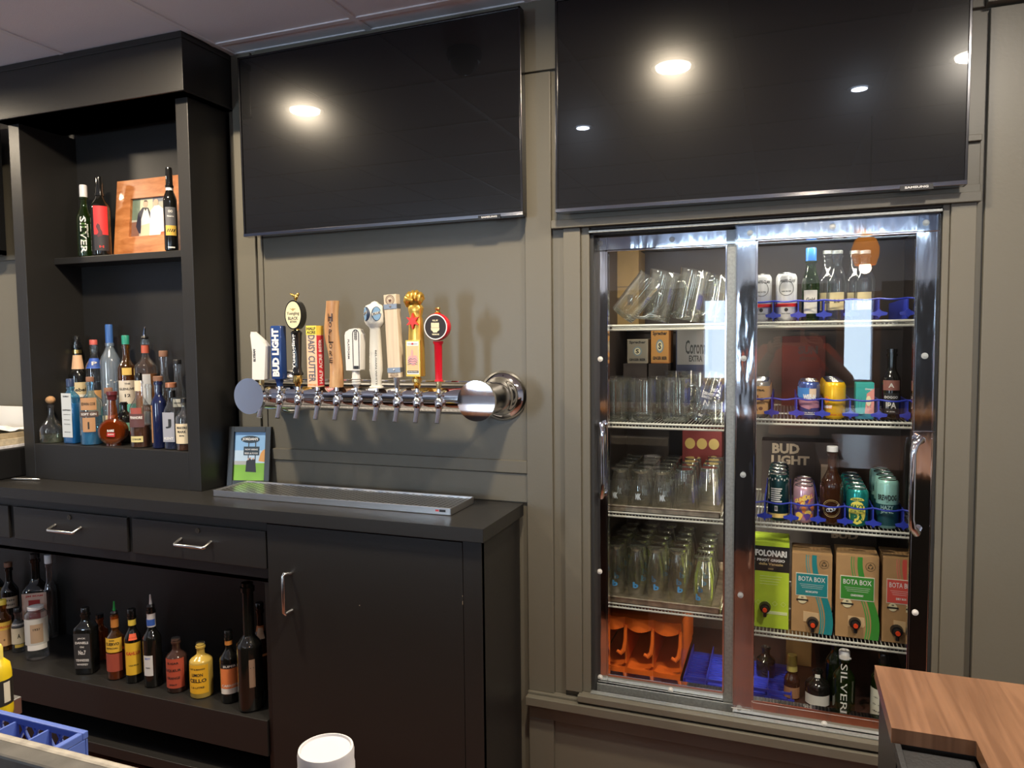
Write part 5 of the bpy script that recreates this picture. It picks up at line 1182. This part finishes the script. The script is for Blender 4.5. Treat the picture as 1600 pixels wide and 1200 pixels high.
# --- lower open shelf of the back bar (z .190)
OS = .190; A, B = -.28, -.20
G2 = 'bottles on the dark lower shelf'
def low(*a, **k): k.setdefault('group', G2); k.setdefault('basepy', 1060); return bottle(*a, **k)
low('bottle with a yellow arched label at the far left of the lower shelf', 10, 938, 27, -.24, OS, LAMBG, .62, .78, .013, cap=flat('tap_yellow', 0), caph=.10, labels=[(.42, .58, 1.2, (.80, .52, .08), [('GORDONS', .4, .9, .010, RDD, 0)]), (.10, .42, 1.1, (.62, .36, .16), [('o', .4, .1, .008, BK, 0)])])
low('clear vodka bottle with cream illustrated label on the lower shelf', 33, 950, 24, -.23, OS, CLR, .60, .76, .013, cap=BLACKP, caph=.10, labels=[(.58, .70, 1.2, (.05, .05, .05), [('SMIRNOFF', .5, .8, .009, WHT, 0)]), (.20, .56, 1.2, (.72, .62, .44), [('A', .5, .2, .02, BK, 0)]), (.12, .19, .6, (.70, .50, .10), [])])
low('wide clear and white bottle on the lower shelf, third from the left', 61, 948, 38, -.25, OS, CLR, .84, .97, .030, cap=WHITEP, caph=.05, capr=.030, labels=[(.30, .80, 1.3, (.55, .55, .52), [('1937', .6, .3, .01, BK, 0)]), (.34, .70, .55, (.42, .30, .20), []), (.20, .30, .9, WHT, [])])
low('dark bottle with a square cream label and cooked cherries print in the rear left', 64, 866, 44, -.10, OS, DARKG, .55, .72, .016, e=4, ay=.7, cap=BLACKP, caph=.05, labels=[(.20, .56, .9, (.72, .50, .40), [('JIM BEAM', .9, .7, .010, RDD, 0)]), (.26, .48, .42, (.42, .03, .03), [])], turn=R(38))
low('tall dark bottle with white cap in the rear left of the lower shelf', 85, 868, 22, -.08, OS, CLR, .55, .72, .013, cap=WHITEP, caph=.10, capr=.017, labels=[])
low('dark bottle with small cream label in the rear left', 22, 880, 30, -.12, OS, DARKG, .6, .76, .014, cap=DCORK, caph=.06, labels=[(.40, .55, .9, (.65, .52, .38), [('TEN', .7, .5, .008, BK, 0), ('HIGH', .3, .5, .008, BK, 0)])])
low('dark bottle with an olive diamond label at the rear far left', 0, 870, 30, -.12, OS, DARKG, .6, .76, .014, cap=DCORK, caph=.06, labels=[(.40, .60, .9, (.35, .25, .06), [])])
low('square black-labelled whiskey bottle, left of the green-topped tequila', 138, 950, 34, A, OS, DARKG, .68, .82, .013, e=5, ay=.9, cap=GB, caph=.08, labels=[(.10, .64, .85, (.03, .03, .03), [('JACK', .86, .5, .008, WHT, 0), ('DANIELS', .74, .8, .010, WHT, 0), ('Old', .62, .25, .007, WHT, 0), ('No.7', .46, .45, .018, WHT, 0), ('TENNESSEE', .24, .8, .010, WHT, 0), ('WHISKEY', .12, .7, .008, WHT, 0)])], turn=R(22))
low('amber bottle behind the black-labelled whiskey bottle', 160, 960, 26, -.17, OS, AMBG, .62, .78, .013, cap=GB, caph=.08)
low('tequila bottle with yellow label and green plastic pourer', 183, 960, 30, A, OS, LAMBG, .62, .76, .013, turn=R(25), liquid=mat('amber_whisky', 0), lv=.45, neck=(.80, .97, flat('neck_orange', (.55, .22, .05))), pourer=flat('green_pourer', (.02, .35, .08)), labels=[(.44, .66, 1.1, (.85, .52, .05), [('Jose', .85, .3, .008, BK, 0), ('CUERVO', .6, .8, .012, BK, 0), ('ESPECIAL', .3, .7, .006, BK, 0)]), (.14, .42, 1.1, (.40, .08, .05), [])])
low('dark coffee liqueur bottle with a bright yellow label', 210, 952, 27, A, OS, DARKG, .60, .76, .013, cap=GB, caph=.08, neck=(.78, .86, flat('tap_yellow', 0)), labels=[(.12, .56, 1.1, (.88, .55, .04), [('KAHLUA', .68, .9, .014, RDD, 0), ('LIQUEUR', .3, .6, .006, BK, 0)]), (.60, .68, .5, (.80, .12, .05), [])])
low('black bottle with blue and white neck band and a steel pourer', 240, 950, 30, A, OS, DARKG, .60, .76, .014, neck=(.76, .96, WHITEP), pourer=WHITEP, labels=[(.78, .86, 1.4, (.05, .15, .60), []), (.16, .42, .55, (.72, .74, .76), [('SKYY', .85, .6, .007, (.05, .15, .60), 0), ('VODKA', .4, .5, .005, BK, 0)])], turn=R(15))
low('stubby dark red bottle with a red label', 277, 997, 33, A, OS, REDB, .64, .80, .014, cap=CLR, caph=.04, labels=[(.10, .66, 1.15, (.50, .09, .05), [('SUGAR', .85, .6, .008, BK, 0), ('LIQUEUR', .6, .8, .012, BK, 0), ('ORANGE', .35, .7, .010, BK, 0), ('SPIRIT', .12, .4, .006, BK, 0)])], turn=R(22))
low('stubby pale yellow limoncello bottle with an orange-yellow label', 315, 1004, 37, A, OS, YELG, .66, .80, .014, cap=CLR, caph=.04, labels=[(.10, .64, 1.0, (.90, .50, .03), [('LOT & MANGO', .86, .7, .006, BK, 0), ('LIMON', .66, .5, .012, BK, 0), ('CELLO', .46, .8, .014, BK, 0), ('1.0 LITRE', .22, .6, .007, BK, 0)])], turn=R(22))
low('bottle with orange picture label and white base strip, left of the tall black one', 359, 985, 30, A, OS, DARKG, .60, .76, .012, cap=GB, caph=.08, neck=(.80, .86, flat('neck_orange', 0)), labels=[(.14, .22, 1.1, WHT, []), (.22, .50, 1.1, (.85, .25, .08), [('CARROTS', .14, .9, .009, WHT, 0)]), (.50, .56, 1.1, BK, [('SUPER', .5, .7, .008, WHT, 0)])])
low('tall black bottle with a tan back label near the cabinet divider', 391, 911, 40, A-.02, OS, DARKG, .50, .60, .020, e=2.6, labels=[(.20, .42, .55, (.30, .20, .14), [('. . . .', .7, .7, .003, BK, 0)])], turn=R(50))
low('bottle with orange label half hidden by the cabinet divider', 409, 942, 26, -.16, OS, BROWNG, .55, .74, .013, cap=GB, caph=.06, labels=[(.40, .74, 1.1, (.70, .24, .08), []), (.60, .72, .6, (.80, .55, .35), [])])

# --- bottles inside the cooler
CG = 'bottles in the cooler'
def cb(*a, **k): k.setdefault('group', CG); return bottle(*a, **k)
SR1 = SHR[0]+.0003
cb('dark swing-top bottle with blue stopper on the top right cooler shelf', 1266, 388, 28, .20, SR1, GRNG, .50, .76, .0145, cap=flat('cap_bright_blue', (.03, .16, .55), .3), caph=.18, capr=.0165, labels=[(.10, .42, .8, (.70, .66, .58), [('Gold', .6, .6, .012, BK, 0)])], basepy=495, kind='beer_bottle')
for px, lb, y in ((1307, 'clear swing-top bottle right of the blue-stoppered one', .20), (1350, 'clear swing-top bottle with yellow label behind the lamp reflection', .20), (1292, 'clear swing-top bottle standing behind the other swing-tops', .30), (1334, 'rear clear swing-top bottle near the right of the top shelf', .30)):
    cb(lb, px, 392, 33, y, SR1, CLR, .55, .80, .015, cap=GREYM, caph=.05, capr=.016, labels=[(.15, .40, .7, (.66, .55, .30), [('2.0', .5, .4, .012, BK, 0)])], basepy=495, kind='beer_bottle')
cb('tall dark beer bottle with IPA lettering right of the teal carton', 1392, 545, 30, .19, SHR[1]+.0003, DARKG, .55, .74, .013, cap=GB, caph=.05, labels=[(.42, .56, 1.0, (.30, .12, .10), [('A', .5, .3, .014, WHT, 0)]), (.10, .38, .9, (.02, .02, .02), [('DOGGO', .8, .8, .008, WHT, 0), ('IPA', .4, .6, .020, WHT, 0), ('7.0%', .08, .5, .003, WHT, 0)])], basepy=640, kind='beer_bottle')
t = cb('brown growler bottle with white swing stopper in the middle of the craft cans', 1299, 697, 37, .185, SHR[2]+.0003, BROWNG, .48, .74, .013, cap=WHITEP, caph=.07, capr=.017, basepy=800, kind='beer_bottle')
r = rad(1299, 37, .185, 800)+.001; zc = .055
q = MB(lab((.70, .52, .22)))
def wring(q, r, zc, r0, r1, n=36): q.add([(r*sin(rr*cos(2*pi*i/n)/r), -r*cos(rr*cos(2*pi*i/n)/r), zc+rr*sin(2*pi*i/n)) for rr in (r0, r1) for i in range(n)], [(i, (i+1) % n, n+(i+1) % n, n+i) for i in range(n)])
wring(q, r, zc, .0275, .0285); wring(q, r, zc, .0235, .0240); q.m(lab((.75, .78, .80)))
for cx, cz_, rr in ((-.010, -.006, .006), (-.002, -.004, .0075), (.006, -.001, .0065), (-.004, .002, .005)): wring(q, r+.0002, zc+cz_+.002, 0.0001, 0.0002); q.add([(r*sin((cx+k*cos(2*pi*i/18))/r), -(r+.0003)*cos((cx+k*cos(2*pi*i/18))/r), zc+cz_+k*sin(2*pi*i/18)) for k in (rr*.6, rr) for i in range(18)], [(i, (i+1) % 18, 18+(i+1) % 18, 18+i) for i in range(18)])
wpoly(q, r+.0003, [(.006, .001+zc), (.018, .010+zc), (.024, .016+zc), (.020, .006+zc), (.010, -.003+zc)]); q.build('label', t)
cb('pale clear bottle with a beige label at the left end of the craft can shelf', 1161, 680, 22, .26, SHR[2]+.0003, CLR, .5, .66, .014, cap=DCORK, caph=.08, labels=[(.12, .42, .9, (.50, .42, .28), [])], basepy=800)
CF = .2905
cb('small brown bottle with gold foil neck on the cooler floor', 1237, 1023, 25, .21, CF, BROWNG, .40, .62, .015, cap=mat('gold_foil', (.30, .22, .05), .35, .5), caph=.40, capr=.0165, labels=[(.63, .76, 1.3, (.50, .42, .12), [('M', .5, .2, .01, BK, 0)]), (.05, .30, 1.2, (.40, .20, .10), [])], basepy=1080, kind='beer_bottle')
t = cb('green wine bottle with white cap and downward white lettering on the cooler floor', 1318, 1016, 36, .165, CF, GRNG, .55, .76, .015, cap=WHITEP, caph=.13, capr=.017, basepy=1100, kind='wine_bottle')
r = rad(1318, 36, .165, 1100)+.001; vtext(t, 'SILVER', r, .095, .155, .020, bold=0); q = MB(lab(WHT)); wpoly(q, r, [(-.018, .196), (.0, .190), (.022, .190), (.022, .194), (.012, .199), (-.008, .202)]); q.build('label', t)
cb('second green bottle with grey cap behind the lettered wine bottle', 1306, 990, 34, .25, CF, GRNG, .55, .76, .015, cap=mat('cap_grey', (.20, .19, .18), .4), caph=.15, capr=.016, basepy=1080, kind='wine_bottle')
cb('dark rounded bottle with white label edge left of the green wine bottle', 1277, 1046, 40, .20, CF, DARKG, .55, .85, .014, labels=[(.05, .35, 1.2, WHT, []), (.80, .90, .5, WHT, [])], basepy=1090, kind='wine_bottle')
cb('wine bottle with a mottled white label half hidden by the wooden counter', 1380, 1020, 42, .165, CF, GRNG, .60, .8, .015, cap=GB, caph=.15, labels=[(.05, .48, 1.3, (.72, .70, .60), [('* * *', .7, .8, .006, BK, 0), ('* * * *', .45, .9, .008, BK, 0), ('** **', .2, .9, .01, BK, 0)])], basepy=1110, kind='wine_bottle')
cb('dark bottle at the rear left of the cooler floor, right bay', 1196, 1010, 30, .35, CF, DARKG, .55, .76, .014, labels=[], basepy=1080, kind='wine_bottle')
t, w, h = carton(1228, 985, 1268, 1075, .48, CF, 'cardboard_box', 'tall brown cardboard box standing on the cooler floor', (.22, .12, .035), None, .10)
def winerail(): pass

# ================================================================== foreground
BT = .95
WT_WOOD = wood('walnut_laminate', (.125, .058, .028), (.195, .098, .051), (38, 2.2, 1.2), .3, .15, 2.0)
a = atz(1365.5, 1039, BT); b2 = atz(1394, 1137.5, BT); c3 = atz(1524, 1157, BT); c4 = atz(1546, 1200, BT)
xx = (a.x+b2.x)/2; xn = (c3.x+c4.x)/2
poly = [(xx, b2.y), (xn, b2.y), (xn, -2.2), (1.6, -2.2), (1.6, a.y), (xx, a.y)]
t = thing('wooden_bar', 'walnut laminate bar with a notched corner in the lower right', 'counter', (0, 0, 0))
MB(WT_WOOD).slab(poly, BT-.022, BT).build('top_panel', t, bev=.0015)
MB(PAINT).box(xn+.02, 1.58, -2.18, a.y-.03, FLOOR, BT-.0225).box(xx+.008, xn+.02, b2.y+.01, a.y-.006, FLOOR, BT-.0225).build('side_panel', t)
t = MB(mat('rubber_mat', (.02, .02, .021), .5, bump=.4, bscale=200)).box(xx+.004, xn-.002, -2.0, b2.y-.003, BT-.040, BT-.028).box(xx+.004, xx+.012, -2.0, b2.y-.003, BT-.028, BT-.020).build('drip_mat', bev=.001); tag(t, 'black rubber mat set into the notch of the walnut bar', 'mat')
t = MB(PAINT).box(xx+.008, xn-.002, -2.0, b2.y-.003, FLOOR, BT-.0405).build('ice_well'); tag(t, 'black cabinet under the rubber mat at the bar notch', 'cabinet')
# near bar edge, lower left
e1 = atz(0, 1150, BT).y
t = thing('front_bar', 'near bar ledge with worn grey-brown edge at the lower left', 'counter', (0, 0, 0))
MB(mat('worn_bar', (.07, .065, .058), .55, var=.35, vscale=25, bump=.3)).box(-2.6, -.62, e1-.035, e1-.004, BT-.05, BT).build('top_panel', t, bev=.004)
MB(mat('worn_edge', (.34, .31, .26), .5, var=.3, vscale=50, bump=.2)).box(-2.6, -.62, e1-.004, e1+.012, BT-.05, BT-.002).build('edge_strip', t, bev=.005)
MB(PAINT).box(-2.6, -.62, e1-.03, e1+.0, FLOOR, BT-.0505).build('front_panel', t)
t = MB(STEEL).box(-2.6, -.60, e1+.013, -1.385, .66, .70).box(-2.6, -1.66, -1.385, -1.24, .66, .70).box(-2.58, -2.5, -1.6, -1.3, FLOOR, .66).box(-.68, -.62, e1+.02, -1.40, FLOOR, .66).build('drainboard', bev=.002); tag(t, 'steel drainboard under the blue glass rack', 'drainboard')
# white container
p = at(500, 1165, -1.47); rj = rad(505, 93, -1.47, 1165)
ztop = atz(505, 1165, .87).z
t = thing('plastic_container', 'white round plastic tub with ribbed screw lid at the bottom of the view', 'container', (p.x, -1.455, .7005))
LIDW = mat('lid_white', (.60, .59, .61), .4); H = at(505, 1166, -1.455).z-.7005
MB(LIDW).lathe([(rj*.90, 0), (rj*.96, .004), (rj*.96, H-.05), (rj*.90, H-.045)], 40).build('tub', t)
MB(LIDW).lathe([(rj*.97, H-.046), (rj, H-.042), (rj, H-.030), (rj*.975, H-.027), (rj*.985, H-.008), (rj*.95, H-.001), (rj*.88, H-.0005), (rj*.86, H-.004), (.0001, H-.004)], 44).build('lid', t)
# blue glass rack
ZR = .80; far = atz(0, 1108, ZR).y; rx = atz(140, 1140, ZR).x
t = thing('glass_rack', 'blue plastic glass rack with compartments at the lower left corner', 'glass rack', (0, 0, 0))
RB = mat('rack_blue', (.10, .17, .55), .42)
x1 = rx; x0 = rx-.50; y1 = far; y0 = far-.50+.20; 
y0 = e1+.02
zb = .7005
mb = MB(RB)
mb.box(x0, x1, y1-.012, y1, ZR-.014, ZR).box(x0, x1, y1-.006, y1, zb, zb+.012).box(x1-.012, x1, y0+.0121, y1-.0121, ZR-.014, ZR).box(x1-.006, x1, y0, y1-.0061, zb, zb+.012).box(x0, x0+.012, y0+.0121, y1-.0121, ZR-.014, ZR).box(x0, x1, y0, y0+.012, ZR-.014, ZR)
mb.box(x1-.045, x1-.001, y1-.0055, y1-.0005, zb+.0122, ZR-.0141).box(x1-.0055, x1-.0005, y1-.045, y1-.0062, zb+.0122, ZR-.0141)
mb.build('rim', t, bev=.002)
mb = MB(RB)
n = 14; L = x1-.045-x0
for i in range(n):                       # lattice wall
    xa = x0+L*i/n
    for s_ in (1, -1):
        p0 = (xa if s_ > 0 else xa+L/n*1.6, y1-.004, zb+.01); p1 = (xa+L/n*1.6 if s_ > 0 else xa, y1-.004, ZR-.012)
        if max(p0[0], p1[0]) < x1: mb.tube([p0, p1], .0032, 4)
n = 5
for i in range(n):
    ya = y0+(y1-.045-y0)*i/n
    for s_ in (1, -1):
        d = (y1-.045-y0)/n*1.4
        mb.tube([(x1-.004, ya if s_ > 0 else ya+d, zb+.01), (x1-.004, ya+d if s_ > 0 else ya, ZR-.012)], .0032, 4)
mb.build('lattice_wall', t)
mb = MB(RB)
for k in range(1, 6): mb.box(x1-k*.088-.002, x1-k*.088+.002, y0+.01, y1-.008, zb+.03, ZR-.008)
mb.box(x0, x1-.01, y1-.10-.002, y1-.10+.002, zb+.03, ZR-.010).box(x0+.01, x1-.01, y0+.01, y1-.01, zb+.001, zb+.005)
mb.build('divider_grid', t)
MB(mat('rack_grey', (.45, .48, .52), .5)).box(x1+.001, x1+.004, y1-.12, y1-.01, zb, zb+.04).build('side_tag', t)
# yellow bottle
Yb = -1.33
p = at(-4, 1050, Yb); t = thing('squeeze_bottle', 'bright yellow plastic bottle with black label at the left edge', 'bottle', (p.x, Yb, .7005))
YL = mat('yellow_plastic', (.85, .62, .02), .3); rr = rad(0, 47, Yb, 1050); H = at(2, 1010, Yb).z-.7005
MB(YL).lathe([(rr*.75, 0), (rr*.95, .01), (rr, .02), (rr, H*.62), (rr*.9, H*.74), (rr*.45, H*.82)], 30).build('body', t)
MB(mat('yellow_cap', (.88, .74, .16), .4)).lathe([(rr*.46, H*.80), (rr*.46, H*.96), (rr*.36, H), (.0001, H)], 22).build('cap', t)
q = MB(lab((.02, .018, .015))); patch(q, rr+.0006, H*.22, H*.56, -1.6, 1.6, 22); q.m(lab((.75, .70, .55))); patch(q, rr+.0012, H*.26, H*.53, .35, .85, 6); q.build('label', t); 
t.rotation_euler.z = face(p.x, Yb)

# ================================================================== the photographer, seen only in reflections
SHIRT = mat('coral_shirt', (.70, .13, .06), .8); SKIN = mat('skin', (.52, .27, .18), .5); JEANS = mat('dark_trousers', (.03, .035, .05), .8); HAIR = mat('dark_hair', (.03, .02, .015), .6)
def skinned(name, verts, edges, radii, m, parent=None, sub=2):
    me = bpy.data.meshes.new(name); me.from_pydata(verts, edges, []); me.materials.append(m)
    o = bpy.data.objects.new(name, me); COL.objects.link(o)
    sk = o.modifiers.new('s', 'SKIN'); 
    bpy.context.view_layer.objects.active = o
    if not me.skin_vertices: me.attributes
    lay = me.skin_vertices[0].data if me.skin_vertices else None
    if lay is None:
        bpy.ops.object.select_all(action='DESELECT'); o.select_set(True); bpy.ops.mesh.customdata_skin_add(); lay = me.skin_vertices[0].data
    for i, r_ in enumerate(radii): lay[i].radius = (r_, r_) if not isinstance(r_, tuple) else r_
    lay[0].use_root = True
    s2 = o.modifiers.new('d', 'SUBSURF'); s2.levels = sub; s2.render_levels = sub
    if parent: o.parent = parent
    return o
PXX, PYY = .06, -2.90
V = [(0, 0, .86), (0, 0, 1.05), (0, -.01, 1.25), (0, 0, 1.42), (0, .01, 1.50), (0, .03, 1.56), (0, .05, 1.68), (0, .03, 1.78),
     (-.17, 0, 1.40), (-.27, .14, 1.20), (-.14, .38, 1.42), (.17, 0, 1.40), (.33, .16, 1.22), (.13, .40, 1.44),
     (-.10, 0, .80), (-.12, .02, .42), (-.12, -.02, -.02), (-.12, .12, -.06), (.10, 0, .80), (.12, .02, .42), (.12, -.02, -.02), (.12, .12, -.06)]
E_ = [(0, 1), (1, 2), (2, 3), (3, 4), (4, 5), (5, 6), (6, 7), (3, 8), (8, 9), (9, 10), (3, 11), (11, 12), (12, 13), (0, 14), (14, 15), (15, 16), (16, 17), (0, 18), (18, 19), (19, 20), (20, 21)]
RR = [(.15, .11), (.15, .11), (.165, .12), (.15, .10), (.055, .055), (.065, .07), (.085, .10), (.07, .08), .06, .045, .03, .06, .045, .03, .085, .06, .045, .035, .085, .06, .045, .035]
body = skinned('person', [(x+PXX, y+PYY, z+.0) for x, y, z in V], E_, RR, SKIN)
tag(body, 'person in a coral shirt behind the viewpoint, holding up a phone, seen in reflections', 'person')
sh = skinned('shirt', [(x+PXX, y+PYY, z) for x, y, z in [(0, 0, .84), (0, 0, 1.05), (0, -.01, 1.25), (0, 0, 1.41), (-.18, 0, 1.40), (-.235, .08, 1.28), (.18, 0, 1.40), (.26, .09, 1.30), (0, .005, 1.46)]], [(0, 1), (1, 2), (2, 3), (3, 4), (4, 5), (3, 6), (6, 7), (3, 8)], [(.18, .135), (.17, .13), (.18, .135), (.165, .115), .085, .07, .085, .07, .075], SHIRT, body)
tr_ = skinned('trousers', [(x+PXX, y+PYY, z) for x, y, z in [(0, 0, .90), (-.10, 0, .80), (-.12, .02, .42), (-.12, -.02, .0), (.10, 0, .80), (.12, .02, .42), (.12, -.02, .0)]], [(0, 1), (1, 2), (2, 3), (0, 4), (4, 5), (5, 6)], [(.155, .115), .10, .075, .06, .10, .075, .06], JEANS, body)
MB(HAIR).ball((PXX, PYY+.03, 1.745), .098, .115, .10).build('hair', body)
mb = MB(SKIN).ball((PXX, PYY+.152, 1.665), .014, .02, .02)
mb.m(BLACKP).ball((PXX-.03, PYY+.135, 1.695), .010, .008, .007).ball((PXX+.03, PYY+.135, 1.695), .010, .008, .007).m(REDP).ball((PXX, PYY+.14, 1.625), .022, .008, .005).build('face', body)
mb = MB(SKIN)
for s_, hx in ((-1, -.11), (1, .16)):
    hz = 1.44 if s_ > 0 else 1.42
    X = PXX+(-.14 if s_ < 0 else .13); 
    mb.ball((X, -2.47, hz+.03), .030, .022, .045)
    for k in range(4): mb.tube([(X-s_*.006, -2.455, hz+.03+k*.018), (X-s_*.028, -2.436, hz+.036+k*.018), (X-s_*.05, -2.430, hz+.040+k*.018)], [.009, .0085, .007], 8)
    mb.tube([(X-s_*.01, -2.475, hz+.02), (X-s_*.04, -2.47, hz+.03), (X-s_*.06, -2.455, hz+.045)], [.011, .010, .008], 8)
mb.build('hands', body)
t = MB(BLACKP).box(-.085, .085, -2.452, -2.442, 1.480, 1.560).build('phone', bev=.004); tag(t, 'black phone held up behind the viewpoint', 'phone')
# seating-side table so the room reads in reflections
t = thing('bar_table', 'dark wooden table in the seating area behind the viewpoint', 'table', (-1.6, -4.6, FLOOR))
MB(OAK).box(-.5, .5, -.35, .35, .72, .75).build('tabletop', t)
for sx in (-1, 1):
    for sy in (-1, 1): MB(OAK).box(sx*.45-.03, sx*.45+.03, sy*.3-.03, sy*.3+.03, 0, .72).build('leg', t)
